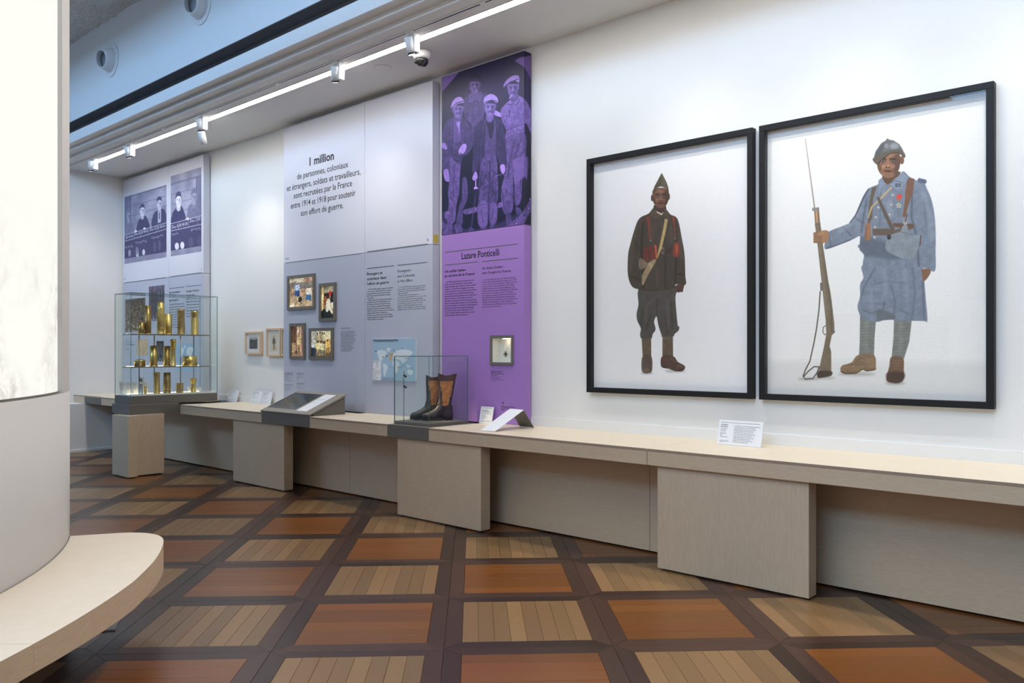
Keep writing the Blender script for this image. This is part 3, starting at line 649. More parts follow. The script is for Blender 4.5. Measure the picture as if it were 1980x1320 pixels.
# ---- the purple panel
R3 = (-5.45, YP, .829)
p3 = empty('text_panel', R3, 'narrow purple panel with a violet photograph of four cap wearing workmen, right of the boots', 'panel', 'tall text panels on the wall')
X30, X31, ZJ = -5.99, -4.912, 2.628
HX0, HX1, HZ0, HZ1 = -5.303, -5.062, 1.392, 1.617
panel_boards(p3, R3, X30, X31, None, ZJ, M['purple'], M['purple'], M['purple'], (HX0, HX1, HZ0, HZ1))
Ec = crop(850, 120, .151515); EF = lambda q: Ec([(x, y + 1188) for x, y in q])
RAMPW = [(.055, .06, .17), (.13, .115, .28), (.27, .22, .43), (.46, .36, .67), (.66, .53, .88), (.80, .68, .97)]
def draw_workers(c):
    E_ = Ec; yy = np.linspace(0, 1, c.h)[:, None]; xx = np.linspace(0, 1, c.w)[None]
    v = .27 * np.exp(-((yy - .17) / .22) ** 2) * np.exp(-((xx - .5) / .6) ** 2) + .05; c.im[:] = v[..., None]
    c.poly(E_([(30, 180), (255, 125), (30, 385)]), .62, 1, .6, False); c.poly(E_([(965, -20), (1090, -70), (1250, -30), (1250, 420), (1190, 262), (1085, 72)]), .58, 1, .6)
    ring_o = [(10, 940), (60, 1030), (130, 1085), (260, 1140), (420, 1160), (600, 1120), (800, 1050), (950, 970), (1080, 870), (1180, 700), (1240, 560)]
    ring_i = [(1240, 380), (1170, 560), (1060, 720), (900, 870), (700, 985), (500, 1050), (330, 1060), (190, 1010), (90, 900), (20, 800)]
    c.poly(EF(ring_o + ring_i), .50, 1, .7, False, tex=.4); c.poly(EF(ring_i[2:] + [(30, 700), (150, 880), (330, 940), (600, 930), (800, 850)]), .36, .75, 2)
    for x, y in ((45, 950), (115, 1015), (198, 1065), (290, 1095), (385, 1115), (690, 1065), (790, 1020), (1075, 770)): c.ell(EF([(x, y)])[0], 1.3, 1.6, .05)
    for x, y in ((885, 950), (985, 870), (1145, 680), (1160, 560)): c.ell(EF([(x, y)])[0], 1.4, 1.7, .85)
    for k in range(26): t = k / 25 * 2.2 + .45; c.ell(E_([(560 + 620 * math.cos(t + 2.3), 620 + 700 * math.sin(t + 2.3) * 1.0)])[0], .7, .8, .5, .7, .3)
    def folds(q, v, m, wd=1.0): 
        for l in q: c.line(l, wd, v, .55, .8, m)
    def face(cx, cy, rx, ry, v, tilt=0, mou=True):
        P = E_([(cx, cy)])[0]; k = .1515; rx *= k; ry *= k
        c.poly([(P[0] - rx, P[1] - ry * .6), (P[0] + rx, P[1] - ry * .6), (P[0] + rx * .98, P[1] + ry * .2), (P[0] + rx * .6, P[1] + ry * .8), (P[0], P[1] + ry), (P[0] - rx * .6, P[1] + ry * .8), (P[0] - rx * .98, P[1] + ry * .2)], v, 1, .4)
        c.ell((P[0] + rx * .55, P[1] + ry * .1), rx * .45, ry * .6, v * .7, .6, 1)
        for sx in (-.4, .42): c.ell((P[0] + rx * sx, P[1] - ry * .2), rx * .2, ry * .07, .12, .9, .3); c.line([(P[0] + rx * (sx - .3), P[1] - ry * .36), (P[0] + rx * (sx + .3), P[1] - ry * .36)], .7, .2, .8, .3)
        c.poly([(P[0] - rx * .1, P[1] - ry * .2), (P[0] + rx * .12, P[1] - ry * .2), (P[0] + rx * .2, P[1] + ry * .2), (P[0] - rx * .15, P[1] + ry * .2)], min(1, v * 1.15), .8, .4); c.line([(P[0] - rx * .2, P[1] + ry * .24), (P[0] + rx * .25, P[1] + ry * .24)], .6, v * .45, .8, .3)
        if mou: c.line([(P[0] - rx * .5, P[1] + ry * .44), (P[0], P[1] + ry * .34), (P[0] + rx * .5, P[1] + ry * .44)], 1.1, .18, .85, .4)
        else: c.line([(P[0] - rx * .35, P[1] + ry * .48), (P[0] + rx * .35, P[1] + ry * .48)], .7, .25, .8, .3)
    # back man
    m = c.poly(E_([(400, 390), (320, 470), (300, 560), (330, 720), (400, 800), (420, 1000), (520, 1000), (560, 720), (610, 430), (560, 400), (500, 365)]), .44, 1, .6, tex=.25)
    folds([E_([(420, 560), (425, 760)]), E_([(500, 520), (505, 700)]), E_([(340, 620), (350, 740)])], .25, m); c.poly(E_([(395, 400), (375, 520), (400, 530), (465, 480), (510, 520), (525, 420)]), .52); c.line(E_([(375, 522), (400, 530), (465, 482), (510, 520)]), .9, .15)
    c.poly(E_([(405, 380), (490, 370), (500, 470), (462, 490), (410, 470)]), .5); face(448, 310, 58, 92, .58, mou=False)
    c.ell(E_([(388, 315)])[0], 2.2, 5.5, .5); c.ell(E_([(512, 285)])[0], 1.8, 5.5, .5)
    c.poly(E_([(380, 245), (395, 190), (430, 150), (500, 138), (530, 185), (522, 225), (470, 205), (420, 215)]), .14, 1, .6); c.line(E_([(388, 235), (440, 205), (522, 208)]), 1.3, .4, .7); c.line(E_([(468, 340), (474, 380)]), 1, .95)
    # right man
    m = c.poly(E_([(905, 480), (830, 545), (785, 600), (780, 660), (800, 760), (850, 870), (845, 985), (1090, 905), (1085, 790), (1120, 800), (1175, 915), (1200, 900), (1195, 700), (1150, 560), (1090, 478), (1010, 430)]), .60, 1, .6, tex=.22)
    folds([E_([(860, 720), (820, 760), (815, 740)]), E_([(1000, 640), (1040, 680), (1080, 660)]), E_([(850, 880), (950, 830), (1060, 790)]), E_([(860, 920), (980, 880), (1090, 850)]), E_([(1090, 480), (1085, 640)]), E_([(900, 600), (890, 700)])], .22, m); c.poly(E_([(1085, 800), (1120, 820), (1180, 930), (1180, 1000), (1100, 980)]), .07, .9, 1)
    c.poly(E_([(900, 480), (868, 530), (900, 545), (945, 520), (975, 550), (1030, 470), (1005, 435)]), .66); c.line(E_([(868, 532), (900, 546), (945, 522), (975, 550), (1030, 470)]), 1, .18)
    c.poly(E_([(890, 430), (1000, 400), (1005, 470), (950, 510), (905, 490)]), .5); face(938, 350, 66, 108, .6); c.ell(E_([(1004, 310)])[0], 2.2, 7, .55)
    c.poly(E_([(820, 325), (835, 255), (915, 182), (1000, 168), (1020, 215), (1012, 262), (960, 235), (900, 262)]), .74, 1, .5); c.line(E_([(824, 318), (905, 252), (1010, 215)]), 1.2, .22); c.line(E_([(930, 412), (893, 465)]), 1.4, 1)
    m = c.poly(E_([(845, 985), (1092, 910), (1105, 1200), (1115, 1440), (1060, 1500), (1045, 1750), (1005, 1830), (960, 1800), (955, 1560), (940, 1480), (935, 1880), (822, 1925), (785, 1640), (850, 1350)]), .50, 1, .6, tex=.3)
    folds([E_([(960, 1000), (900, 1250), (870, 1500)]), E_([(1050, 960), (980, 1150), (940, 1400)]), E_([(1080, 1100), (1000, 1320)]), EF([(800, 450), (830, 730)]), EF([(985, 320), (1040, 280), (1030, 440)])], .2, m, 1.6); c.poly(EF([(940, 60), (1125, 20), (1128, 250), (1108, 325), (1085, 255), (1050, 300), (960, 380), (950, 200)]), .60, .8, .8)
    for q in ([(850, 760), (905, 745), (925, 855), (858, 893)], [(972, 655), (1040, 690), (1042, 735), (985, 755)]): c.poly(EF(q), .42, 1, .6, tex=.4)
    c.poly(E_([(692, 610), (780, 650), (780, 700), (700, 670)]), .82)
    # left man
    m = c.poly(E_([(175, 700), (90, 755), (45, 860), (28, 1040), (25, 1300), (45, 1400), (120, 1395), (160, 1180), (330, 1190), (425, 1070), (430, 960), (400, 840), (330, 740), (275, 705)]), .40, 1, .6, tex=.3)
    folds([E_([(130, 820), (120, 1100)]), E_([(180, 800), (150, 1150)]), E_([(330, 800), (320, 1040)]), E_([(50, 1100), (110, 1120)]), E_([(40, 1180), (110, 1200)]), E_([(390, 900), (410, 1000)])], .14, m); c.poly(E_([(185, 705), (272, 725), (262, 820), (270, 1000), (190, 1010), (180, 850)]), .5, 1, .6, tex=.2); c.poly(E_([(230, 745), (262, 750), (250, 920), (240, 850), (215, 790)]), .8, .9, .5)
    c.poly(E_([(28, 1040), (65, 1030), (92, 1080), (90, 1115), (30, 1090)]), .74); c.poly(E_([(300, 1045), (345, 1060), (325, 1140), (290, 1170), (250, 1140), (245, 1120)]), .78); c.line(E_([(250, 1135), (255, 1180)]), 1.4, .95)
    m = c.poly(EF([(140, 30), (262, 55), (258, 300), (250, 480), (215, 640), (192, 850), (95, 850), (118, 600), (105, 480), (128, 300)]), .52, 1, .6, tex=.3); folds([EF([(190, 100), (170, 400), (180, 520)]), EF([(130, 540), (200, 600)]), EF([(120, 700), (180, 720)])], .22, m, 1.5)
    m = c.poly(EF([(290, 300), (348, 310), (358, 540), (300, 700), (290, 885), (208, 885), (255, 640), (285, 540)]), .44, 1, .6, tex=.3); c.poly(E_([(160, 1180), (290, 1190), (270, 1290), (200, 1270)]), .36, .9, .6); c.line(E_([(165, 1225), (235, 1268), (270, 1240)]), 1, .12)
    c.poly(EF([(50, 200), (110, 180), (128, 310), (110, 340), (65, 310)]), .72)
    for q in ([(90, 870), (160, 862), (168, 940), (140, 978), (95, 940)], [(188, 890), (268, 885), (300, 1000), (265, 1028), (212, 980)]): c.poly(EF(q), .5, 1, .6, tex=.4)
    c.poly(E_([(195, 640), (285, 650), (272, 740), (230, 760), (190, 720)]), .5); face(236, 620, 60, 95, .62); c.ell(E_([(168, 612)])[0], 1.8, 5, .5)
    c.poly(E_([(145, 590), (160, 515), (205, 458), (262, 442), (305, 478), (305, 515), (235, 532), (180, 572)]), .80, 1, .5); c.line(E_([(150, 588), (215, 522), (304, 496)]), 1.1, .2)
    # middle man
    m = c.poly(E_([(600, 700), (530, 750), (455, 830), (440, 960), (425, 1250), (415, 1400), (475, 1420), (500, 1300), (520, 1500), (570, 1500), (600, 1200), (720, 1190), (770, 1300), (850, 1320), (848, 1100), (832, 900), (800, 770), (720, 690)]), .30, 1, .6, tex=.3)
    folds([E_([(540, 800), (500, 1100), (505, 1400)]), E_([(470, 950), (460, 1200)]), E_([(760, 780), (770, 1000)]), E_([(800, 1000), (830, 1100)]), E_([(620, 760), (560, 1000), (560, 1250)]), E_([(720, 760), (745, 1000)])], .10, m, 1.4); folds([E_([(600, 720), (520, 900)]), E_([(690, 710), (755, 880)])], .55, m, 1.2)
    c.poly(E_([(600, 760), (690, 740), (722, 860), (715, 1180), (660, 1220), (575, 1190), (585, 980)]), .42, 1, .6, tex=.2); c.poly(E_([(600, 745), (690, 740), (685, 900), (650, 985), (620, 900)]), .20); c.line(E_([(590, 750), (640, 985), (720, 860)]), 1, .6, .6)
    for y in (1020, 1075, 1130): c.ell(E_([(640, y)])[0], .7, .7, .1)
    m = c.poly(EF([(500, 330), (565, 20), (720, 10), (745, 320), (752, 520), (735, 620), (728, 860), (640, 880), (618, 620), (612, 900), (500, 905), (484, 650), (505, 480)]), .42, 1, .7, tex=.45)
    folds([EF([(640, 60), (645, 330), (620, 600)]), EF([(540, 200), (520, 380)]), EF([(700, 200), (660, 400), (720, 520)]), EF([(600, 250), (510, 420)])], .1, m, 2); c.poly(EF([(490, 640), (610, 600), (605, 890), (510, 900)]), .62, .7, 1.5); c.poly(EF([(645, 620), (740, 640), (722, 850), (650, 860)]), .6, .7, 1.5); folds([EF([(530, 700), (560, 860)]), EF([(690, 680), (660, 830)]), EF([(500, 640), (600, 620)])], .2, None, 1.2)
    for q in ([(448, 1030), (500, 950), (600, 925), (612, 990), (560, 1052), (470, 1055)], [(632, 900), (715, 888), (750, 945), (705, 990), (662, 1003)]): c.poly(EF(q), .42, 1, .6, tex=.5)
    c.poly(EF([(418, 290), (455, 210), (482, 240), (482, 300), (440, 325)]), .76); c.poly(EF([(775, 130), (825, 118), (842, 180), (822, 235), (785, 215)]), .8); c.line(EF([(715, 270), (800, 240), (850, 255)]), 1.2, .7)
    c.line(EF([(462, 330), (455, 560), (405, 930)]), 2.6, .38); c.line(EF([(462, 320), (464, 410)]), 2, .85); c.poly(EF([(438, 405), (490, 405), (488, 438), (440, 440)]), .85, 1, .4, False); c.poly(EF([(445, 440), (492, 440), (485, 530), (450, 530)]), .2, 1, .5); c.poly(EF([(378, 925), (440, 940), (436, 975), (415, 1055), (370, 1030)]), .42)
    c.poly(E_([(605, 660), (690, 640), (680, 735), (640, 770), (600, 735)]), .6); face(645, 595, 66, 100, .66); c.ell(E_([(576, 570)])[0], 1.8, 6, .55); c.ell(E_([(715, 560)])[0], 1.8, 6, .55)
    c.poly(E_([(566, 525), (575, 450), (655, 405), (725, 438), (748, 488), (735, 518), (660, 488), (592, 522)]), .86, 1, .5); c.line(E_([(570, 515), (660, 484), (738, 500)]), 1.2, .22)
    for q in ([(310, 700), (480, 660), (480, 720), (330, 755)], [(750, 610), (805, 600), (800, 660), (745, 670)], [(60, 730), (115, 715), (110, 790), (75, 810)]): c.poly(EF(q), .55, 1, .8, tex=.4)
    c.grain(.13, 1.4)
ZI = ZJ + .004
c = Cv(330, int(330 / (X31 - X30) * (ZP1 - ZI)), None); c.to = plane_map(X30, X31, ZI, ZP1, c.w, c.h); draw_workers(c)
wall_print('photograph', X30 + .001, X31 - .0005, ZI, ZP1 - .001, printmat('workmen photograph print', c.image('workers', RAMPW), .42), p3, R3)
c = Cv(34, c.h, None)
def side_map(px, py): p = onx(px, py, X31); return ((p[1] - YP) / (YW - YP) * c.w, (ZP1 - p[2]) / (ZP1 - ZI) * c.h)
c.to = side_map; draw_workers(c)
quad('photograph_edge', (X31 + .0012, YP, ZI), (X31 + .0012, YW - .013, ZI), (X31 + .0012, YW - .013, ZP1 - .001), (X31 + .0012, YP, ZP1 - .001), printmat('workmen photograph edge', c.image('workers_edge', RAMPW), .42), p3, .001, R3)
T = WallText(YP, R3)
T.line('Lazare Ponticelli', (892.6, 501.1), (965.4, 493.3), 13.2, .012)
T.line('Un soldat italien', (860, 527.3), (900.2, 523.4), 5.2, .014); T.line('au service de la France', (860, 535.6), (917.6, 531), 5.2, .014); T.line('An Italian Soldier', (932.4, 521), (973, 517.6), 5.2, .0); T.line('who Fought for France', (932.4, 530), (987.5, 525.6), 5.2, .0)
PF = ['En 1907, Lazare Ponticelli, alors âgé de neuf ans,', 'né dans une famille d’agriculteurs de sept enfants,', 'émigre seul depuis l’Italie, chassé par la misère. Installé', 'à Nogent, à côté de Paris, il s’engage pour la France', 'lors de la déclaration de guerre, avec son frère Céleste.', 'Ils sont affectés au sein de l’unité de soldats italiens', 'dite légion Garibaldi. Quand l’Italie entre en guerre aux', 'côtés de la France en 1915, Céleste est exempté,', 'mais Lazare doit rejoindre l’armée de son pays d’origine.', 'Blessé au combat, Lazare Ponticelli reçoit de nombreuses', 'décorations militaires pour sa bravoure. Après la guerre,', 'il fonde avec ses frères une entreprise de fumisterie', 'qui connaît une belle réussite. Naturalisé en 1939,', 'il meurt en 2008 à l’âge de cent dix ans et entre dans', 'l’histoire comme le « dernier des poilus ».']
PE = ['Lazare Ponticelli, born into a poor Italian farming family', 'of seven children, left home alone at the age of nine, in 1907,', 'to seek a new life in France. He settled in Nogent, near Paris,', 'and when the war broke out he and his brother, Céleste,', 'enlisted in the French army. They were assigned to a unit', 'of Italian soldiers known as the “Garibaldi Legion”. When Italy', 'entered the war on the side of France in 1915, Céleste', 'was exempted, but Lazare was drafted into the Italian army.', 'Wounded in battle, Ponticelli received numerous military', 'decorations for his bravery. After the war, he and his brothers', 'founded a successful metalwork company. Naturalised', 'in 1939, Ponticelli died in 2008 at the age of 110, going down', 'in history as the “last of the Poilus”.']
T.para(PF, (860, 546.8), (860, 610.8), 923.4, .006, (0,)); T.para(PE, (932.4, 542.3), (932.4, 594.5), 1001.3, 0, (0,))
T.para(['Médaille du front en Pleine Guerre,', 'attribuée à Lazare Ponticelli', 'pour son action pendant la Première', 'Guerre mondiale'], (949, 718), (949, 725.6), 975.5, .02); T.para(['Medal of Honour during Wartime,', 'awarded to Lazare Ponticelli', 'for his actions during the First World War'], (949, 729), (949, 734.3), 974.5); T.para(['Métal et tissu'], (949, 737.8), (949, 737.8), 957)
T.para(['Lettre d’agrandissement de Lazare Ponticelli,', 'Portrait au sein de l’armée italienne', 'en Argonne'], (968.5, 786.4), (968.5, 792.6), 997, .02)
x, z = T.pt(972.4, 779.5); T.mb.add([(x - .010, YP - .0012, z), (x + .010, YP - .0012, z), (x, YP - .0012, z + .018)], [(0, 1, 2)]); T.bar(x - .002, x + .002, z - .008, .016)
T.build('lettering', INK, p3)
T = WallText(YP, R3)
T.rule((860.4, 487.4), (1002.2, 471.4), .0075); T.rule((860.4, 512.6), (924, 506.1), .0075); T.rule((932.7, 505.4), (1002.2, 498.8), .0075); T.build('printed_rule', M['inkg'], p3)
# lit niche with the medal
NR = (-5.18, YP, 1.37)
niche = empty('medal_niche', NR, 'small lit niche in a taupe frame let into the purple panel', 'display niche')
fr = MB(NR); x0, x1, z0, z1 = -5.326, -5.039, 1.368, 1.641
for a, b, c_, d in ((x0, x1, z0, HZ0), (x0, x1, HZ1, z1), (x0, HX0, HZ0, HZ1), (HX1, x1, HZ0, HZ1)): fr.box(a, b, YP - .012, YP - .0005, c_, d)
fr.build('frame', M['grey'], niche)
bxn = MB(NR); t_ = .004
HX0 += .001; HX1 -= .001; HZ0 += .001; HZ1 -= .001
bxn.box(HX0, HX1, YW - .022, YW - .018, HZ0, HZ1); bxn.box(HX0 + .0, HX0 + t_, YP, YW - .02, HZ0, HZ1); bxn.box(HX1 - t_, HX1, YP, YW - .02, HZ0, HZ1); bxn.box(HX0, HX1, YP, YW - .02, HZ0, HZ0 + t_); bxn.box(HX0, HX1, YP, YW - .02, HZ1 - t_, HZ1)
bxn.build('lining', M['paper'], niche); MB(NR).box(HX0 + .1, HX1 - .05, YP + .03, YP + .05, HZ1 - .008, HZ1 - .0045).build('niche_lamp', emit('niche lamp', (1, .82, .55, 1), 10), niche)
MB(NR).box(HX0, HX1, YP - .006, YP - .002, HZ0, HZ1).build('glass_pane', M['glass'], niche)
XM = ony(977, 680, YW - .03)[0]
MR = (XM, YW - .03, 1.50)
md = empty('medal', MR, 'small cross shaped medal on a white ribbon hanging in the lit niche', 'medal')
MB(MR).add([(XM - .022, YW - .028, 1.55), (XM + .022, YW - .028, 1.55), (XM + .004, YW - .028, 1.49), (XM - .004, YW - .028, 1.49), (XM - .022, YW - .0235, 1.55), (XM + .022, YW - .0235, 1.55), (XM + .004, YW - .0235, 1.49), (XM - .004, YW - .0235, 1.49)], [(0, 1, 2, 3), (7, 6, 5, 4), (0, 4, 5, 1), (1, 5, 6, 2), (2, 6, 7, 3), (3, 7, 4, 0)]).build('ribbon', M['paper'], md)
cr = MB(MR)
for k in range(4):
    t = k * PI / 2; d = np.array([math.cos(t), 0, math.sin(t)]); n = np.array([-math.sin(t), 0, math.cos(t)]); c_ = np.array([XM, YW - .029, 1.468])
    V = [c_ + n * .003, c_ - n * .003, c_ + d * .022 - n * .007, c_ + d * .022 + n * .007]; V += [v + np.array([0, .004, 0]) for v in V]; cr.add(V, [(0, 1, 2, 3), (7, 6, 5, 4), (0, 3, 7, 4), (1, 5, 6, 2), (2, 6, 7, 3)])
cr.lathe([(.006, 0), (.006, .006)], (XM, YW - .024, 1.468), 12, rot=Matrix.Rotation(PI / 2, 3, 'X')); cr.build('cross', mat('bronze medal', (.20, .09, .05, 1), .35, .9), md)

# ---- four glowing autochromes on the big panel
def auto(i, l, t, r, b, draw, label):
    a_, b_ = ony(l, (t + b) / 2, YP), ony(r, (t + b) / 2, YP); x0, x1 = a_[0], b_[0]; z1 = (ony(l, t[0] if isinstance(t, tuple) else t, YP)[2]); z0 = ony(l, b, YP)[2]
    ro = ((x0 + x1) / 2, YP, z0); e = empty('photo_lightbox', ro, label, 'picture', 'glowing colour photographs on the big lilac panel'); f = MB(ro); fw = .036
    for a, b_, c_, d in ((x0, x1, z0, z0 + fw), (x0, x1, z1 - fw, z1), (x0, x0 + fw, z0 + fw, z1 - fw), (x1 - fw, x1, z0 + fw, z1 - fw)): f.box(a, b_, YP - .022, YP - .0005, c_, d)
    f.build('frame', M['grey'], e)
    w_, h_ = int((x1 - x0 - 2 * fw) * 420), int((z1 - z0 - 2 * fw) * 420); c = Cv(w_, h_, lambda px, py: (px * w_, py * h_)); draw(c); c.im *= 1 + .5 * (noise2(c.w, c.h, 5, i)[..., None] - .5); c.im *= 1 + .35 * (noise2(c.w, c.h, 26, i + 9)[..., None] - .5); c.grain(.2, 1.4)
    quad('photograph', (x0 + fw, YP - .006, z0 + fw), (x1 - fw, YP - .006, z0 + fw), (x1 - fw, YP - .006, z1 - fw), (x0 + fw, YP - .006, z1 - fw), printmat('autochrome %d' % i, c.image('autochrome%d' % i), .3, .32), e, .003, ro)
def person(c, x, y, s, coat, leg, skin=(.32, .2, .14), hat=None, sit=False):
    dk = lambda q, f=.6: tuple(v * f for v in q)
    if sit:
        m = c.poly([(x - s * .22, y), (x - s * .10, y - s * .1), (x, y), (x + s * .18, y), (x + s * .20, y - s * .30), (x + s * .10, y - s * .42), (x - s * .14, y - s * .44), (x - s * .22, y - s * .28)], leg, 1, .7, tex=.3); c.line([(x - s * .02, y - s * .3), (x - s * .04, y - s * .02)], .012, dk(leg), .8)
    else:
        m = c.poly([(x - s * .15, y), (x - s * .03, y), (x - s * .01, y - s * .40), (x + s * .04, y), (x + s * .16, y), (x + s * .14, y - s * .5), (x - s * .13, y - s * .5)], leg, 1, .6, False, tex=.3)
    m = c.poly([(x - s * .15, y - s * .42), (x - s * .24, y - s * .50), (x - s * .19, y - s * .74), (x - s * .08, y - s * .84), (x + s * .08, y - s * .84), (x + s * .19, y - s * .74), (x + s * .24, y - s * .50), (x + s * .15, y - s * .42)], coat, 1, .7, tex=.3)
    c.line([(x - s * .13, y - s * .70), (x - s * .13, y - s * .46)], .012, dk(coat), .7, .7); c.line([(x + s * .13, y - s * .70), (x + s * .12, y - s * .46)], .012, dk(coat), .7, .7); c.line([(x, y - s * .8), (x, y - s * .46)], .008, dk(coat), .5, .6)
    P = c.to(x, y - s * .91); rx, ry = s * c.w * .055 + .8, s * c.h * .06 + .6; c.elr(P, rx, ry, skin); c.elr((P[0] + rx * .4, P[1]), rx * .5, ry * .8, dk(skin), .6, .8)
    if hat: c.elr((P[0], P[1] - ry * .8), rx * 1.1, ry * .55, hat)
def d1(c):
    c.im[:] = (.72, .62, .48); c.im[: int(c.h * .14)] = (.93, .84, .70); r = random.Random(1)
    c.poly([(0, .2), (.2, .12), (.5, .16), (.75, .1), (1, .18), (1, .36), (0, .36)], (.40, .38, .36), .8, 2); c.poly([(.65, .02), (.95, .02), (1, .14), (.6, .14)], (.7, .5, .4), .7, 2)
    for k in range(140): x, y = r.random(), .34 + .3 * r.random(); c.elr(c.to(x, y), 2.2, 2.8, random.Random(k).choice([(.45, .20, .17), (.62, .34, .28), (.22, .10, .12), (.74, .48, .40), (.3, .2, .26)]), .9, .5)
    person(c, .33, .64, .5, (.66, .72, .82), (.18, .30, .52), hat=(.75, .78, .8), sit=True); person(c, .8, .80, .5, (.90, .84, .74), (.25, .42, .62), hat=(.35, .45, .55), sit=True)
    c.poly([(.38, .7), (.5, .66), (.52, .8), (.4, .82)], (.10, .09, .10)); c.line([(.25 * 1, .9), (.35, .8), (.55, .9)], .02, (.2, .14, .12)); c.poly([(0, .94), (.2, .93), (.2, 1), (0, 1)], (1, .95, .85), .8, 2)
def d2(c):
    c.im[:] = (.60, .50, .34); c.poly([(0, 0), (.16, 0), (.14, .8), (0, .85)], (1, .88, .62), 1, 1, False); c.poly([(.2, .02), (1, .0), (1, .16), (.2, .2)], (.62, .58, .46), 1, 1, False)
    c.poly([(.2, .22), (1, .2), (1, .52), (.2, .5)], (.10, .07, .05), 1, 1, False); c.poly([(.22, .30), (.42, .32), (.40, .62), (.22, .60)], (.58, .26, .10), 1, 1, False); c.poly([(.75, .52), (1, .5), (1, .7), (.8, .72)], (.85, .80, .68), 1, 1, False); c.poly([(.0, .80), (.3, .70), (.9, .84), (1, .80), (1, 1), (0, 1)], (.07, .09, .08), 1, 1)
    c.poly([(.34, .78), (.36, .50), (.50, .38), (.66, .42), (.72, .60), (.88, .84), (.80, .88), (.60, .74), (.5, .80)], (.86, .82, .72), 1, .8); c.elr(c.to(.66, .33), 5, 10, (.74, .52, .36)); c.poly([(.56, .27), (.60, .17), (.74, .16), (.76, .27)], (.72, .07, .05), 1, .5, False); c.elr(c.to(.86, .86), 6, 5, (.72, .48, .32))
def d3(c):
    c.im[:] = (.50, .35, .26); c.poly([(.44, 0), (.60, 0), (.60, .9), (.44, .9)], (.90, .78, .62), 1, 2, False); c.poly([(.66, 0), (.8, 0), (.8, .9), (.66, .9)], (.86, .72, .58), 1, 2, False); c.poly([(.9, 0), (1, 0), (1, .9), (.9, .9)], (.92, .80, .66), 1, 2, False)
    c.poly([(0, 0), (.34, 0), (.34, .55), (0, .55)], (.38, .26, .19), 1, 2, False); c.poly([(0, .55), (.3, .55), (.34, .88), (0, .9)], (.72, .60, .44), 1, 1, False); c.poly([(.0, .88), (1, .86), (1, 1), (0, 1)], (.62, .48, .38), 1, 1, False)
    person(c, .60, .96, .80, (.82, .72, .52), (.56, .42, .30), (.45, .28, .2), (.85, .78, .66)); c.line([(.52, .36), (.66, .50), (.78, .44)], .06, (.86, .78, .58)); c.poly([(.28, .9), (.38, .74), (.44, .92)], (.12, .10, .12))
def d4(c):
    c.im[:] = (.98, .90, .70); c.poly([(0, 0), (.3, .05), (.2, .5), (0, .55)], (.74, .74, .72), .8, 2); c.poly([(0, .55), (.25, .6), (.3, 1), (0, 1)], (.16, .22, .28), 1, 1, False); c.poly([(0, .50), (.3, .55), (.3, .66), (0, .64)], (.80, .84, .86), 1, 1, False); c.poly([(.2, .82), (1, .74), (1, 1), (.2, 1)], (.36, .28, .20), 1, 2, False); c.poly([(.66, .35), (1, .36), (1, .78), (.7, .8)], (.86, .62, .24), .7, 2)
    for x, y, s_, co in ((.30, .62, .56, (.62, .58, .48)), (.43, .60, .58, (.80, .72, .52)), (.53, .60, .56, (.70, .64, .50)), (.63, .60, .54, (.82, .76, .60)), (.80, .88, .55, (.84, .68, .36)), (.33, .96, .60, (.88, .78, .52)), (.48, .96, .58, (.90, .84, .66)), (.62, .97, .56, (.86, .78, .58))): person(c, x, y, s_, co, tuple(v * .62 for v in co), (.28, .17, .11), (.40, .16, .10) if y > .9 else (.2, .14, .1))
auto(1, 557.5, 534, 610.5, 600, d1, 'largest glowing colour photograph, two men crouching by a fire, upper left of the group')
auto(2, 619, 548.5, 651, 621.5, d2, 'tall glowing colour photograph of a man in a red fez, right of the campfire picture')
auto(3, 562, 625.5, 591.5, 694, d3, 'narrow glowing colour photograph of a standing soldier before columns, lower left of the group')
auto(4, 599.5, 634.5, 646, 695, d4, 'squarish glowing colour photograph of a group in pale uniforms, lower right of the group')
# ---- the blue world map board
x0, x1, z0, z1 = -7.052, -6.36, 1.186, 1.622
c = Cv(420, 265, lambda px, py: (px, py), (.63, .75, .84)); worldmap(c, 25, 42, 385, 205, (.83, .885, .92)); c.poly([(0, 140), (82, 140), (82, 265), (0, 265)], (.90, .91, .94), 1, .4, False)
for x, y, rx, ry in ((101, 117, 6, 5), (176, 123, 10, 11), (188, 104, 10, 8), (196, 98, 8, 6), (322, 122, 6, 6), (250, 180, 6, 6), (210, 136, 3, 4)): c.ell((x, y), rx, ry, (.92, .60, .20), 1, .5)
im_map = c.image('map'); R4 = (-6.706, YP - .014, z0)
mp_ = empty('map_board', R4, 'pale blue world map board with orange dots on the big lilac panel', 'map')
MB(R4).box(x0, x1, YP - .013, YP - .0005, z0, z1).build('board', M['card'], mp_); quad('map_print', (x0, YP - .0135, z0), (x1, YP - .0135, z0), (x1, YP - .0135, z1), (x0, YP - .0135, z1), printmat('map print', im_map, .45), mp_, .0004, R4)
T = Text((x0, YP - .0145, z0), (1, 0, 0), (0, 0, 1), R4); W, H = x1 - x0, z1 - z0
T.bar(.008, W * .6, H * .975, .006); T.put('Soldats coloniaux et étrangers mobilisés dans l’armée française (1914 – 1918)', .008, H * .935, width=W * .59, cap=.011, bold=.02); T.put('5', W * .95, H * .95, size=.018)
for s_, x, y in (('Océan', .055, .70), ('Pacifique', .045, .685), ('Océan', .31, .60), ('Atlantique', .30, .585), ('Martinique', .25, .555), ('Russie', .68, .775), ('Maroc', .40, .625), ('Europe', .48, .73), ('Serbie', .49, .695), ('Italie', .53, .665), ('Indochine', .78, .535), ('Madagascar', .62, .31), ('Océan Indien', .69, .36), ('Afrique', .50, .49), ('Somalis', .59, .49), ('Nouvelle', .87, .31), ('Calédonie', .87, .27), ('Océan', .39, .32)): T.put(s_, W * x, H * y, size=.013)
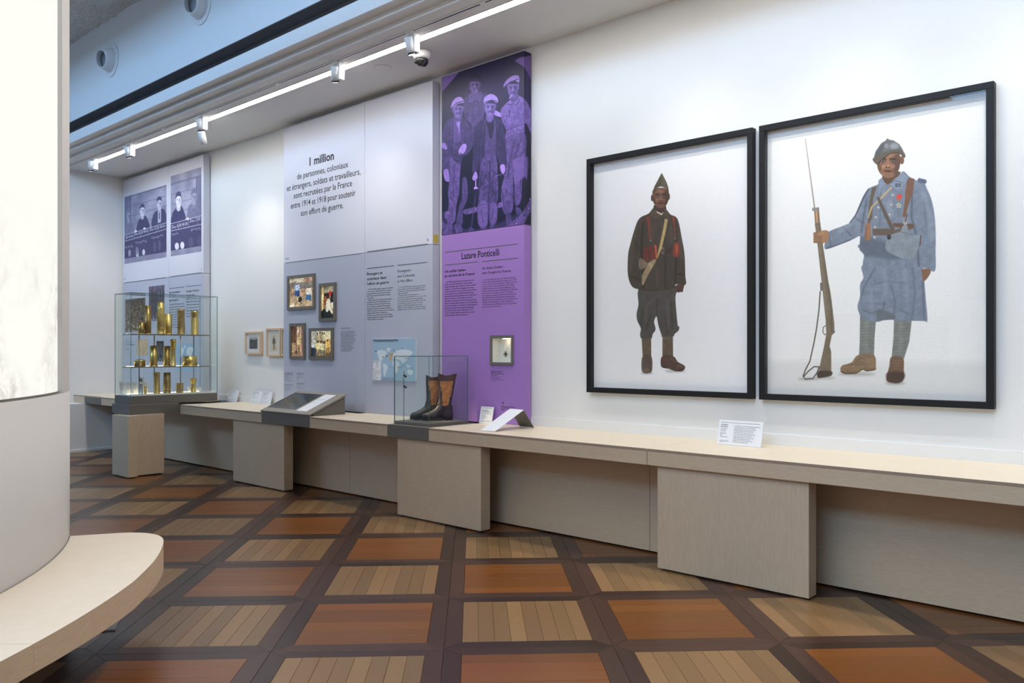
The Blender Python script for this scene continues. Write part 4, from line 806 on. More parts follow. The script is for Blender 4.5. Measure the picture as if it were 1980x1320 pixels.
for k, s_ in enumerate(['Nombre de soldats', '100 000', '50 000', '10 000', 'Statut', 'Tirailleurs et travailleurs', 'recrutés dans les colonies', 'Engagés volontaires', 'étrangers', 'Source : ministère', 'de la Guerre']): T.put(s_, .006 + (.05 if 0 < k < 4 else 0), H * (.435 - .042 * k), size=.0125, bold=.02 if k in (0, 4) else 0)
for k in range(3): T.put('Carte établie à partir des recensements des effectifs de l’armée, tous les territoires n’y figurent pas', W * .205, H * (.06 - .02 * k), width=W * .3, cap=.005)
T.build('lettering', INK, mp_)
# ---- small framed pictures on the bare wall between the panels
def small_frame(l, t, r, b, label, dw):
    Yf = YW - .045; a_, b_ = ony(l, (t + b) / 2, Yf), ony(r, (t + b) / 2, Yf); x0, x1 = a_[0], min(b_[0], -8.797); z1, z0 = ony(l, t, Yf)[2], ony(l, b, Yf)[2]; ro = ((x0 + x1) / 2, YW, z0)
    e = empty('picture_frame', ro, label, 'picture', 'small pale wood frames between the panels'); f = MB(ro); fw = .027
    for a, b_, c_, d in ((x0, x1, z0, z0 + fw), (x0, x1, z1 - fw, z1), (x0, x0 + fw, z0 + fw, z1 - fw), (x1 - fw, x1, z0 + fw, z1 - fw)): f.box(a, b_, Yf, YW - .0005, c_, d, 0, .002)
    f.build('frame', M['pine'], e); MB(ro).box(x0 + fw, x1 - fw, Yf + .016, Yf + .02, z0 + fw, z1 - fw).build('mount', M['paper'], e)
    w_, h_ = x1 - x0 - 2 * fw, z1 - z0 - 2 * fw; c = Cv(max(20, int(w_ * 400)), max(20, int(h_ * 400)), None); c.to = lambda px, py: (px * c.w, py * c.h); mw, mh = dw(c)
    X0, X1, Z0, Z1 = x0 + fw + w_ * mw, x1 - fw - w_ * mw, z0 + fw + h_ * mh, z1 - fw - h_ * mh; Yq = Yf + .0155
    quad('picture', (X0, Yq, Z0), (X1, Yq, Z0), (X1, Yq, Z1), (X0, Yq, Z1), printmat('small print', c.image('small'), .5), e, .0004, ro); MB(ro).box(x0 + fw, x1 - fw, Yf + .008, Yf + .011, z0 + fw, z1 - fw).build('glazing', M['glaze'], e)
def s1_(c):
    c.im[:] = (.70, .70, .70); c.poly([(0, .25), (.3, .18), (.6, .24), (1, .2), (1, 1), (0, 1)], (.32, .32, .33), 1, 1); r = random.Random(6)
    for k in range(70): c.elr(c.to(r.random(), .3 + .65 * r.random()), 2.4, 2, [r.choice((.08, .2, .5, .7))] * 3, .8, .5)
    c.grain(.2); return .20, .19
def s2_(c):
    c.im[:] = (.87, .84, .75); person(c, .5, .92, .8, (.50, .48, .44), (.62, .55, .44), (.55, .45, .38)); c.line([(.4, .3), (.62, .55)], .04, (.3, .26, .22)); c.grain(.05); return .14, .12
small_frame(473, 641, 503, 685, 'small pale wood frame with a black and white landscape photograph, nearest the showcase', s1_)
small_frame(514, 634.5, 541.5, 689, 'small pale wood frame with a drawn standing figure on cream paper', s2_)
small_frame(542.8, 634, 575, 688, 'small pale wood frame mostly hidden behind the big lilac panel edge', s2_)

# ------------------------------------------------------------------ the two big framed portraits
def big_frame(x0, x1, z0, z1, label, draw, imname):
    Yf = 5.602; ro = ((x0 + x1) / 2, YW, z0); e = empty('picture_frame', ro, label, 'picture', 'big black framed portraits')
    f = MB(ro); fw = .042
    for a, b, c_, d in ((x0, x1, z0, z0 + fw), (x0, x1, z1 - fw, z1), (x0, x0 + fw, z0 + fw, z1 - fw), (x1 - fw, x1, z0 + fw, z1 - fw)): f.box(a, b, Yf, YW - .0005, c_, d, 0, .0015)
    f.build('frame', M['frameblack'], e)
    X0, X1, Z0, Z1 = x0 + fw, x1 - fw, z0 + fw, z1 - fw; w_ = 560; h_ = int(w_ * (Z1 - Z0) / (X1 - X0)); Yq = Yf + .051
    c = Cv(w_, h_, plane_map(X0, X1, Z0, Z1, w_, h_, Yq)); draw(c); c.grain(.018, 1.3)
    quad('portrait_print', (X0, Yq, Z0), (X1, Yq, Z0), (X1, Yq, Z1), (X0, Yq, Z1), printmat(imname, c.image(imname), .6), e, .006, ro)
    MB(ro).box(X0, X1, Yf + .006, Yf + .009, Z0, Z1).build('glazing', M['glaze'], e)
Ac = crop(1180, 320, .181818); AB = lambda q: Ac([(x, y + 1100) for x, y in q])
def sc(*v): return tuple(x / 255 for x in v)
def mini_face(c, K, cx, cy, rx, ry, skin, yaw=0.0):
    """head seen nearly front on, drawn in crop units through K"""
    P = lambda x, y: K([(cx + x * rx, cy + y * ry)])[0]; Q = lambda l: [P(*q) for q in l]; u = abs(K([(rx, 0)])[0][0] - K([(0, 0)])[0][0]); v = abs(K([(0, ry)])[0][1] - K([(0, 0)])[0][1])
    dk = tuple(s_ * .45 for s_ in skin); lt = tuple(min(1, s_ * 1.5 + .05) for s_ in skin)
    m = c.poly(Q([(-1, -.75), (-.5, -1), (.5, -1), (1, -.7), (1, .1), (.8, .6), (.4, .95), (0, 1.02), (-.4, .95), (-.8, .6), (-1, .1)]), skin, 1, .5, tex=.1)
    c.ell(P(.75, .1), u * .4, v * .8, dk, .55, 2.5, clip=m); c.ell(P(-.9, .4), u * .25, v * .6, dk, .4, 2, clip=m)
    c.ell(P(-.05 + yaw, -.68), u * .5, v * .16, lt, .45, 2, clip=m); c.ell(P(-.45 + yaw, .18), u * .22, v * .16, lt, .5, 1.6, clip=m); c.ell(P(.45 + yaw, .18), u * .2, v * .15, lt, .4, 1.6, clip=m)
    for sx in (-.42, .40):
        c.ell(P(sx + yaw, -.22), u * .26, v * .12, dk, .8, 1.0); c.ell(P(sx + yaw, -.2), u * .16, v * .055, (.75, .70, .66), .8, .4); c.ell(P(sx + yaw, -.2), u * .07, v * .055, (.03, .02, .02), 1, .3); c.line([P(sx - .26 + yaw, -.33), P(sx + yaw, -.4), P(sx + .26 + yaw, -.33)], u * .09, (.06, .04, .035), .9, .4)
    c.poly(Q([(-.1 + yaw, -.25), (.1 + yaw, -.25), (.24 + yaw, .22), (0 + yaw, .3), (-.24 + yaw, .22)]), tuple(min(1, s_ * 1.15) for s_ in skin), .8, .7); c.ell(P(.02 + yaw, .14), u * .10, v * .07, lt, .7, .6); c.line([P(-.22 + yaw, .25), P(.22 + yaw, .25)], u * .09, dk, .8, .5)
    c.poly(Q([(-.36 + yaw, .52), (0 + yaw, .44), (.36 + yaw, .52), (0 + yaw, .64)]), tuple(a * b for a, b in zip(skin, (.78, .62, .60))), 1, .5); c.line([P(-.36 + yaw, .52), P(.36 + yaw, .52)], u * .05, (.06, .03, .03), .9, .3)
    return m
def soldier1(c):
    ys = np.linspace(0, 1, c.h)[:, None]; xs = np.linspace(0, 1, c.w)[None]
    g = .95 - .05 * np.exp(-((ys - .55) / .35) ** 2) * np.exp(-((xs - .45) / .4) ** 2) - .03 * (ys > .93) * 0; c.im[:] = g[..., None] * np.array([1, 1, 1.005])
    K = Ac; coat = sc(66, 56, 46)
    for x, y, rx, ry in ((390, 1105, 12, 3), (690, 1085, 20, 3)): c.ell(AB([(x, y)])[0], rx, ry, (.55, .54, .53), .5, 2.5)
    # trousers, gaiters, boots
    m = c.poly(AB([(325, 190), (300, 380), (280, 480), (290, 555), (325, 630), (318, 690), (335, 740), (432, 742), (452, 690), (482, 640), (466, 560), (492, 503), (512, 600), (545, 700), (556, 722), (666, 718), (684, 690), (728, 650), (732, 604), (716, 590), (692, 310), (692, 180)]), sc(74, 70, 64), 1, .6, tex=.14)  # trouser tone lifted partway for the reflection in the glazing
    for l in ([(500, 300), (495, 500)], [(340, 420), (330, 620)], [(430, 480), (380, 650)], [(650, 350), (660, 640)], [(590, 520), (600, 690)]): c.line(AB(l), 2.2, sc(42, 40, 38), .55, 1.3, m)
    for l in ([(400, 350), (370, 560)], [(600, 330), (620, 600)]): c.line(AB(l), 5, sc(104, 98, 88), .35, 3, m)
    for q in ([(334, 735), (434, 738), (436, 930), (345, 936)], [(555, 720), (666, 716), (668, 932), (555, 935)]):
        m = c.poly(AB(q), sc(102, 86, 68), 1, .5, False, tex=.15); x0, x1 = q[0][0], q[1][0]
        for k in range(7): c.line(AB([(x0 - 4, 765 + 25 * k), (x1 + 4, 752 + 25 * k)]), 1, sc(62, 52, 42), .55, .5, m)
    m = c.poly(AB([(345, 928), (436, 926), (444, 1075), (405, 1108), (350, 1100), (332, 1050)]), sc(88, 74, 62), 1, .6, tex=.2); c.ell(AB([(385, 1075)])[0], 7, 4, sc(130, 112, 96), .5, 2, clip=m)
    m = c.poly(AB([(552, 928), (668, 926), (720, 988), (780, 1020), (796, 1050), (762, 1086), (690, 1082), (625, 1050), (590, 1056), (540, 1030)]), sc(80, 58, 46), 1, .6, tex=.2); c.line(AB([(545, 1035), (640, 1062), (700, 1084), (790, 1062)]), 1.6, sc(34, 26, 22), .9); c.ell(AB([(740, 1030)])[0], 7, 3.5, sc(128, 98, 80), .5, 2, clip=m)
    for k in range(4): c.line(AB([(640 + 14 * k, 950 + 16 * k), (668 + 14 * k, 940 + 16 * k)]), .9, sc(150, 130, 105), .7)
    # hands
    c.poly(AB([(285, 170), (345, 150), (362, 205), (348, 215), (322, 222), (300, 200)]), sc(92, 62, 50), 1, .5); c.line(AB([(330, 175), (358, 208)]), 1.2, sc(150, 108, 90), .8)
    c.poly(AB([(702, 172), (782, 165), (776, 215), (768, 246), (745, 240), (730, 250), (705, 240), (700, 215)]), sc(82, 56, 46), 1, .5)
    for k in range(4): c.line(AB([(712 + 17 * k, 200), (714 + 16 * k, 245)]), .8, sc(38, 25, 20), .8)
    # neck, shirt
    c.poly(K([(470, 420), (585, 425), (585, 495), (545, 528), (500, 505), (468, 465)]), sc(66, 44, 36)); c.poly(K([(464, 462), (482, 492), (545, 528), (585, 492), (576, 480), (545, 510), (492, 485)]), sc(214, 206, 188), 1, .4, False)
    # coat
    out = [(462, 450), (412, 508), (332, 545), (292, 590), (258, 680), (216, 830), (190, 950), (188, 1160), (232, 1285), (320, 1320), (345, 1330), (460, 1338), (590, 1325), (692, 1300), (695, 1262), (800, 1266), (797, 1160), (790, 950), (762, 780), (716, 570), (640, 520), (600, 470), (582, 455), (545, 528), (500, 505)]
    m = c.poly(K(out), coat, 1, .6, tex=.16)
    for l, wd in (([(352, 600), (335, 760), (330, 900), (345, 1100), (350, 1310)], 3.4), ([(690, 600), (702, 800), (700, 1000), (690, 1262)], 3), ([(560, 540), (580, 900), (580, 1325)], 1.6), ([(590, 1000), (600, 1320)], 1.2), ([(250, 760), (300, 900)], 2), ([(215, 1180), (330, 1220)], 2), ([(700, 1150), (795, 1160)], 1.6)): c.line(K(l), wd, sc(30, 25, 21), .75, 1.2, m)
    for l in ([(280, 640), (225, 900), (215, 1150)], [(450, 640), (440, 800)], [(740, 720), (770, 1000)], [(640, 640), (650, 820)], [(500, 1100), (500, 1300)]): c.line(K(l), 6, sc(96, 83, 68), .4, 3.5, m)
    for q in ([(462, 450), (410, 510), (432, 545), (490, 582), (545, 532), (500, 505)], [(584, 455), (638, 532), (622, 576), (552, 532)]): mm = c.poly(K(q), sc(78, 66, 52), 1, .5, False, tex=.1); c.line(K(q + q[:1]), .9, sc(36, 30, 24), .8, .5, mm)
    for y in (555, 632, 780, 862, 945, 1030, 1140): c.ell(K([(562 + (y - 555) * .06, y)])[0], 1.4, 1.4, sc(26, 24, 24), 1, .4); c.ell(K([(560 + (y - 555) * .06, y - 2)])[0], .6, .6, sc(190, 186, 180), .9, .3)
    # straps, pouches, belt, bandolier, bag
    for q in ([(375, 542), (420, 536), (424, 640), (430, 790), (410, 800), (400, 660)], [(642, 546), (684, 540), (694, 660), (700, 762), (686, 770), (676, 650)]): m = c.poly(K(q), sc(116, 56, 38), 1, .5, False, tex=.1); c.line(K([q[0], q[-1]]), 1.1, sc(60, 28, 20), .7)
    c.poly(K([(500, 885), (655, 872), (657, 930), (500, 945)]), sc(58, 42, 34), 1, .5, False); c.poly(K([(548, 872), (574, 872), (572, 935), (546, 938)]), sc(120, 116, 110), 1, .4, False); c.poly(K([(554, 884), (568, 884), (567, 922), (553, 924)]), sc(44, 34, 30), 1, .4, False)
    m = c.poly(K([(348, 882), (490, 838), (502, 990), (440, 1010), (360, 1010)]), sc(102, 44, 32), 1, .6, False, tex=.15); c.poly(K([(470, 850), (490, 838), (502, 990), (484, 985)]), sc(190, 92, 58), .9, .6, False); c.line(K([(350, 910), (480, 885)]), 1, sc(54, 22, 18), .8); c.line(K([(405, 905), (420, 1000)]), 1.6, sc(66, 30, 22), .9)
    m = c.poly(K([(678, 838), (716, 812), (738, 870), (724, 972), (668, 955)]), sc(120, 50, 34), 1, .6, tex=.15); c.poly(K([(690, 850), (716, 840), (722, 900), (700, 950)]), sc(186, 84, 52), .7, 1.2)
    for x, y in ((428, 800), (690, 775)): c.ell(K([(x, y)])[0], 1.6, 2.2, sc(120, 116, 110)); 
    m = c.poly(K([(580, 566), (613, 572), (592, 690), (548, 880), (500, 990), (492, 978), (524, 850), (556, 700)]), sc(176, 152, 100), 1, .5, False, tex=.08); c.line(K([(580, 566), (556, 700), (524, 850), (492, 980)]), .8, sc(110, 92, 58), .8)
    m = c.poly(K([(490, 1000), (440, 1100), (405, 1160), (345, 1275), (336, 1200), (345, 1150), (400, 1055), (440, 1010)]), sc(150, 130, 98), 1, .5, tex=.1); c.poly(K([(398, 1040), (430, 1020), (455, 1070), (425, 1090)]), sc(170, 150, 116), 1, .4, False); c.line(K([(340, 1170), (395, 1150)]), 1, sc(92, 78, 58), .8)
    m = c.poly(K([(306, 1000), (330, 985), (402, 1048), (370, 1085), (330, 1102), (306, 1085)]), sc(120, 104, 82), 1, .5, tex=.12); c.line(K([(330, 990), (330, 1100)]), .8, sc(70, 60, 46), .7)
    # head and forage cap
    c.ell(K([(446, 345)])[0], 2.4, 6.5, sc(66, 44, 36)); c.ell(K([(622, 330)])[0], 2.2, 6.5, sc(70, 48, 40))
    mini_face(c, K, 535, 345, 84, 106, sc(108, 74, 58), .02)
    m = c.poly(K([(547, 78), (575, 130), (602, 185), (618, 235), (624, 292), (596, 240), (540, 216), (490, 236), (450, 305), (458, 262), (470, 222), (492, 182), (520, 128)]), sc(94, 86, 70), 1, .5, False, tex=.1); c.poly(K([(547, 80), (545, 216), (490, 234), (452, 300), (470, 222), (492, 182)]), sc(74, 67, 54), .8, 1, False, clip=m); c.line(K([(452, 296), (495, 236), (540, 218), (594, 240), (622, 286)]), 1.0, sc(46, 40, 32), .8)
Cc = crop(1540, 250, .189394); Dc = crop(1540, 480, .212164)
def soldier2(c):
    ys = np.linspace(0, 1, c.h)[:, None]; c.im[:] = (.965 - .015 * ys)[..., None] * np.array([1, .998, .985]); fl = np.clip((ys - .86) / .03, 0, 1)[..., None]; c.im[:] = c.im * (1 - .06 * fl)
    for k in range(14): y = 620 + 33 * k; c.line(Dc([(30, y), (700, y - 14), (1390, y + 8)]), 3, (.85, .84, .82), .22, 3)
    for x, y, rx, ry in ((550, 1145, 36, 4), (900, 1228, 20, 4), (260, 1180, 20, 3), (110, 1190, 22, 3)): c.ell(Dc([(x, y)])[0], rx, ry, (.62, .60, .57), .55, 3)
    coat = sc(122, 133, 150); putt = sc(122, 126, 120)
    for q in ([(580, 600), (728, 620), (712, 800), (707, 975), (570, 980), (577, 850)], [(890, 600), (1052, 640), (1028, 850), (980, 1005), (868, 995), (885, 800)]):
        m = c.poly(Dc(q), putt, 1, .6, False, tex=.12); x0, x1 = min(p[0] for p in q), max(p[0] for p in q)
        for k in range(11): c.line(Dc([(x0, 700 + 28 * k), (x1, 690 + 28 * k + (8 if k % 2 else 0))]), 1.1, sc(84, 88, 84), .5, .6, m)
        c.line(Dc([((x0 + x1) / 2 - 10, 650), ((x0 + x1) / 2 - 14, 960)]), 7, sc(160, 163, 156), .3, 4, m)
    m = c.poly(Dc([(562, 972), (706, 972), (724, 1080), (716, 1108), (640, 1120), (600, 1104), (540, 1142), (430, 1142), (400, 1100), (422, 1065), (500, 1040)]), sc(134, 108, 78), 1, .6, tex=.2); c.line(Dc([(402, 1118), (440, 1140), (545, 1138), (604, 1100), (640, 1116), (718, 1104)]), 2, sc(74, 58, 44), .9); c.line(Dc([(470, 1055), (640, 1060)]), 1, sc(84, 66, 48), .6)
    for k in range(5): c.line(Dc([(510 + 15 * k, 1050 - 16 * k), (545 + 14 * k, 1060 - 14 * k)]), 1, sc(88, 70, 52), .8)
    m = c.poly(Dc([(866, 988), (970, 998), (978, 1100), (978, 1185), (930, 1226), (840, 1216), (820, 1180), (845, 1080)]), sc(110, 82, 60), 1, .6, tex=.2); c.poly(Dc([(835, 1130), (975, 1130), (980, 1190), (930, 1228), (838, 1218), (818, 1180)]), sc(66, 46, 36), .8, 2)
    for k in range(4): c.line(Dc([(880, 1020 + 25 * k), (950, 1022 + 25 * k)]), 1, sc(170, 120, 84), .7)
    # greatcoat skirt
    sk = Dc([(600, -40), (590, 20), (632, 80), (635, 112), (592, 170), (604, 230), (608, 275), (580, 330), (580, 440), (556, 525), (575, 600), (600, 640), (660, 655), (730, 670), (800, 655), (890, 650), (960, 660), (1050, 660), (1160, 662), (1192, 665), (1188, 560), (1180, 480), (1165, 300), (1150, 100), (1150, -40)])
    m = c.poly(sk, coat, 1, .6, tex=.14)
    for l, wd, a in (([(720, 170), (620, 350), (580, 470)], 3, .5), ([(600, 560), (680, 590), (790, 560), (800, 480)], 3, .5), ([(700, 330), (830, 300), (1000, 320)], 3, .35), ([(885, 650), (900, 480), (860, 330)], 3, .5), ([(1050, 655), (1080, 420), (1060, 150)], 3, .45), ([(640, 500), (820, 510)], 3, .4), ([(940, 560), (1030, 600)], 3, .4), ([(1150, 300), (1165, 650)], 4, .5)): c.line(Dc(l), wd, sc(72, 80, 92), a, 2, m)
    for l in ([(660, 420), (700, 560)], [(980, 180), (1010, 450)], [(800, 180), (820, 420)]): c.line(Dc(l), 8, sc(158, 168, 182), .4, 5, m)
    c.poly(Dc([(745, 560), (885, 600), (885, 650), (800, 655), (735, 668)]), sc(84, 86, 84), .55, 2.5, clip=m)
    # far arm and hand with rifle arm
    m = c.poly(Cc([(1085, 430), (1150, 480), (1210, 515), (1300, 545), (1330, 600), (1382, 730), (1412, 900), (1422, 1100), (1420, 1230), (1416, 1440), (1340, 1425), (1250, 1410), (1000, 1400), (700, 1400), (690, 1280), (645, 1225), (650, 1120), (640, 1090), (560, 1130), (420, 1185), (310, 1222), (285, 1200), (300, 1120), (330, 1045), (470, 988), (552, 948), (600, 880), (622, 820), (682, 680), (740, 602), (835, 560), (850, 520), (885, 490), (1000, 520)]), coat, 1, .6, tex=.14)
    for l, wd, a in (([(720, 720), (690, 860), (660, 1060)], 3.5, .6), ([(600, 900), (690, 960)], 3, .5), ([(480, 1000), (560, 1090)], 3, .45), ([(330, 1050), (345, 1190)], 2, .6), ([(1180, 620), (1175, 900), (1230, 1100), (1250, 1400)], 4, .6), ([(1300, 700), (1330, 1000)], 3, .3), ([(860, 600), (850, 1000)], 2, .5), ([(1050, 640), (1040, 900)], 2, .35), ([(560, 1125), (430, 1180), (300, 1215)], 4, .6)): c.line(Cc(l), wd, sc(64, 72, 86), a, 1.8, m)
    for l in ([(1280, 620), (1360, 860), (1380, 1150)], [(650, 800), (590, 930), (420, 1060)], [(950, 700), (960, 900)], [(1100, 950), (1130, 800)]): c.line(Cc(l), 8, sc(160, 170, 186), .4, 4.5, m)
    c.poly(Cc([(640, 1100), (780, 1110), (900, 1150), (1000, 1210), (1080, 1320), (690, 1290), (645, 1220)]), sc(66, 72, 86), .5, 4, clip=m)
    c.poly(Dc([(1142, 192), (1215, 190), (1222, 222), (1186, 280), (1152, 300), (1148, 250)]), sc(132, 92, 66), 1, .6)
    # straps
    c.poly(Cc([(1140, 490), (1205, 505), (1190, 640), (1150, 740), (1110, 900), (1085, 890), (1105, 740), (1115, 600)]), sc(122, 84, 62), 1, .6, False, tex=.1); c.poly(Cc([(770, 600), (822, 575), (780, 720), (775, 900), (745, 960), (728, 960), (742, 760)]), sc(98, 84, 70), 1, .6, False)
    c.poly(Cc([(965, 582), (978, 596), (880, 700), (780, 790), (735, 910), (724, 905), (760, 790), (860, 690)]), sc(190, 168, 124), 1, .5, False); c.poly(Cc([(815, 690), (845, 690), (920, 850), (1000, 1010), (1000, 1060), (975, 1050), (900, 890)]), sc(92, 80, 68), 1, .5, False)
    c.poly(Cc([(775, 1015), (930, 1012), (1000, 1030), (1200, 960), (1195, 1010), (1000, 1085), (780, 1080)]), sc(100, 82, 68), 1, .6, False, tex=.1); c.poly(Cc([(985, 955), (1080, 960), (1190, 965), (1185, 1000), (1060, 1005), (985, 990)]), sc(104, 72, 56), 1, .6, False)
    m = c.poly(Cc([(710, 968), (728, 955), (752, 968), (756, 1100), (742, 1132), (700, 1115)]), sc(160, 108, 70), 1, .6, tex=.1); c.line(Cc([(712, 1000), (705, 1110)]), 1.4, sc(90, 58, 40), .8)
    for x, y in ((985, 672), (970, 772), (955, 872), (838, 800), (812, 900), (805, 1000), (800, 1105)): c.ell(Cc([(x, y)])[0], 3.1, 3.1, sc(150, 150, 150)); c.ell(Cc([(x - 4, y - 5)])[0], 1.4, 1.4, sc(222, 222, 220), 1, .4)
    # canteen
    m = c.poly(Cc([(985, 1065), (1060, 1040), (1085, 985), (1130, 980), (1145, 1040), (1190, 1075), (1262, 1065), (1245, 1200), (1190, 1318), (1060, 1310), (910, 1225), (940, 1110)]), sc(134, 144, 152), 1, .6, tex=.12); c.line(Cc([(985, 1065), (1060, 1045), (1190, 1078), (1258, 1068)]), 1.4, sc(84, 92, 100), .7); c.ell(Cc([(1110, 955)])[0], 4, 4, sc(170, 172, 172)); c.ell(Cc([(945, 1100)])[0], 4, 5, sc(44, 38, 36))
    for l in ([(1130, 860), (1110, 950)], [(1270, 1080), (1260, 1190)]): c.line(Cc(l), 2.4, sc(92, 62, 46), .9)
    # collar with number, medal
    for q in ([(1085, 430), (1150, 482), (1110, 570), (1030, 630), (985, 590), (935, 555), (1010, 500), (1060, 455)], [(840, 520), (890, 488), (930, 545), (880, 580), (850, 665), (835, 600)]): mm = c.poly(Cc(q), sc(136, 148, 166), 1, .5, False, tex=.1); c.line(Cc(q + q[:1]), 1, sc(70, 78, 92), .7, .5, mm)
    K = Cc
    for st in ([(1012, 556), (1022, 552), (1030, 560), (1020, 568), (1010, 576), (1018, 588), (1030, 582), (1022, 570), (1012, 560)], [(1050, 552), (1060, 560), (1058, 580), (1046, 586), (1040, 574), (1042, 558), (1050, 552)]): c.line(K(st), 1.2, sc(20, 22, 30), 1, .3)
    c.line(K([(960, 545), (1010, 520), (1080, 545)]), 1.1, sc(60, 66, 82), .8); 
    c.poly(K([(1020, 668), (1078, 662), (1070, 705), (1045, 725), (1026, 712)]), sc(222, 72, 52), 1, .5, False)
    for k in range(5):
        t = 2 * PI * k / 5 - PI / 2; x, y = 1045, 778; c.poly(K([(x, y), (x + 26 * math.cos(t - .3), y + 26 * math.sin(t - .3)), (x + 26 * math.cos(t + .3), y + 26 * math.sin(t + .3))]), sc(226, 224, 206), 1, .4, False)
    c.ell(K([(1045, 778)])[0], 1.8, 1.8, sc(170, 150, 80)); c.ell(K([(1045, 740)])[0], 2.2, 1.8, sc(110, 140, 90))
    for x in (1258, 1285, 1308): c.ell(K([(x, 520 + (x - 1258) * .25)])[0], 4, 4.4, sc(86, 96, 118), 1, .6)
    c.line(K([(740, 605), (690, 690), (640, 800), (602, 880), (545, 955)]), 2.6, sc(58, 62, 80), .8)
    # rifle with bayonet, sling, gripping hand
    c.poly(K([(87, 94), (93, 94), (192, 800), (178, 800)]), sc(146, 128, 116), 1, .4, False); c.line(K([(91, 100), (186, 795)]), .8, sc(205, 196, 186), .7)
    c.poly(K([(178, 800), (228, 800), (240, 962), (190, 965)]), sc(150, 112, 72), 1, .5, False); c.line(K([(203, 830), (212, 950)]), 2.4, sc(224, 200, 160), .7); c.poly(K([(160, 802), (232, 796), (230, 826), (162, 834)]), sc(140, 138, 132), 1, .5, False); c.poly(K([(188, 955), (244, 950), (246, 985), (192, 990)]), sc(126, 120, 110), 1, .5, False); c.line(K([(222, 800), (236, 960)]), 1.4, sc(90, 84, 76), .9)
    m = c.poly(Dc([(168, -225), (216, -227), (226, -172), (245, 0), (290, 300), (308, 390), (320, 470), (345, 690), (347, 768), (322, 792), (302, 890), (316, 940), (318, 1155), (260, 1172), (194, 1176), (215, 1062), (250, 900), (272, 782), (266, 650), (242, 420), (218, 200), (196, 0)]), sc(118, 104, 82), 1, .5, False, tex=.12)
    c.line(Dc([(235, -160), (268, 200), (315, 560), (322, 760)]), 2, sc(84, 74, 58), .7, 1, m); c.line(Dc([(205, -100), (240, 250), (280, 620)]), 2, sc(160, 146, 120), .5, 1.2, m); c.poly(Dc([(200, 1120), (318, 1120), (318, 1158), (260, 1174), (194, 1178)]), sc(64, 50, 40), .9, 1)
    c.poly(Dc([(215, 315), (236, 310), (242, 385), (218, 388)]), sc(110, 104, 96), 1, .5, False); c.line(Dc([(268, 702), (244, 720), (240, 760), (258, 788), (276, 780)]), 1.6, sc(90, 82, 68), 1); c.line(Dc([(335, 755), (352, 762)]), 2.4, sc(100, 94, 84), 1)
    c.line(Dc([(217, 390), (205, 560), (185, 720), (160, 860), (122, 1030), (85, 1100), (60, 1165), (80, 1192), (150, 1186), (190, 1130), (208, 1075)]), 2.2, sc(74, 64, 54), 1, .5); c.line(Dc([(208, 1078), (160, 1078), (108, 1120), (66, 1168)]), 2.2, sc(84, 74, 62), 1, .5)
    m = c.poly(K([(255, 1040), (300, 1030), (328, 1048), (325, 1130), (280, 1160), (250, 1160), (235, 1110)]), sc(166, 120, 82), 1, .6)
    for y in (1062, 1088, 1116, 1142): c.poly(K([(172, y), (190, y - 14), (255, y - 12), (262, y + 10), (200, y + 18), (176, y + 14)]), sc(150, 108, 76), 1, .4); c.line(K([(178, y + 16), (258, y + 11)]), .8, sc(80, 54, 38), .8)
    c.poly(K([(222, 1060), (262, 1035), (290, 1045), (262, 1078), (228, 1082)]), sc(176, 130, 92), 1, .5)
    # head and helmet
    c.poly(K([(890, 470), (1050, 430), (1045, 470), (1000, 505), (940, 560), (900, 540), (880, 500)]), sc(96, 66, 48)); c.ell(K([(1075, 315)])[0], 4.6, 8, sc(124, 86, 62)); mini_face(c, K, 940, 352, 116, 142, sc(142, 100, 74), -.05)
    m = c.poly(K([(785, 305), (808, 225), (865, 142), (915, 112), (930, 97), (948, 107), (990, 112), (1050, 150), (1084, 205), (1106, 262), (1100, 282), (1060, 240), (1000, 232), (950, 246), (885, 285), (828, 352)]), sc(104, 107, 112), 1, .5, False, tex=.08)
    c.poly(K([(815, 225), (870, 150), (900, 135), (870, 230), (830, 290), (795, 305)]), sc(74, 77, 82), .7, 3, clip=m); c.ell(K([(1000, 170)])[0], 9, 6, sc(188, 190, 192), .6, 3, clip=m); c.line(K([(798, 302), (880, 250), (960, 222), (1050, 212), (1096, 238)]), 2.4, sc(116, 92, 62), .8, .7); c.poly(K([(778, 312), (800, 282), (880, 240), (960, 214), (1045, 206), (1100, 240), (1112, 275), (1098, 290), (1060, 250), (1000, 240), (950, 256), (888, 296), (826, 358)]), sc(98, 88, 74), 1, .4); c.line(K([(826, 356), (888, 294), (950, 254), (1002, 238), (1062, 248), (1102, 288)]), 1.6, sc(44, 40, 36), .9); c.poly(K([(905, 118), (930, 90), (955, 112)]), sc(110, 112, 116), 1, .4)
    c.ell(K([(920, 170)])[0], 4.5, 5, sc(142, 144, 146), .9, .8); c.line(K([(855, 410), (880, 340)]), 1.6, sc(52, 38, 30), .7)
big_frame(-4.252, -2.752, 1.15, 3.115, 'left black framed portrait of a soldier in a brown coat and pointed cap', soldier1, 'soldier_brown')
big_frame(-2.702, -1.208, 1.15, 3.114, 'right black framed portrait of a soldier in blue greatcoat and helmet with rifle', soldier2, 'soldier_blue')

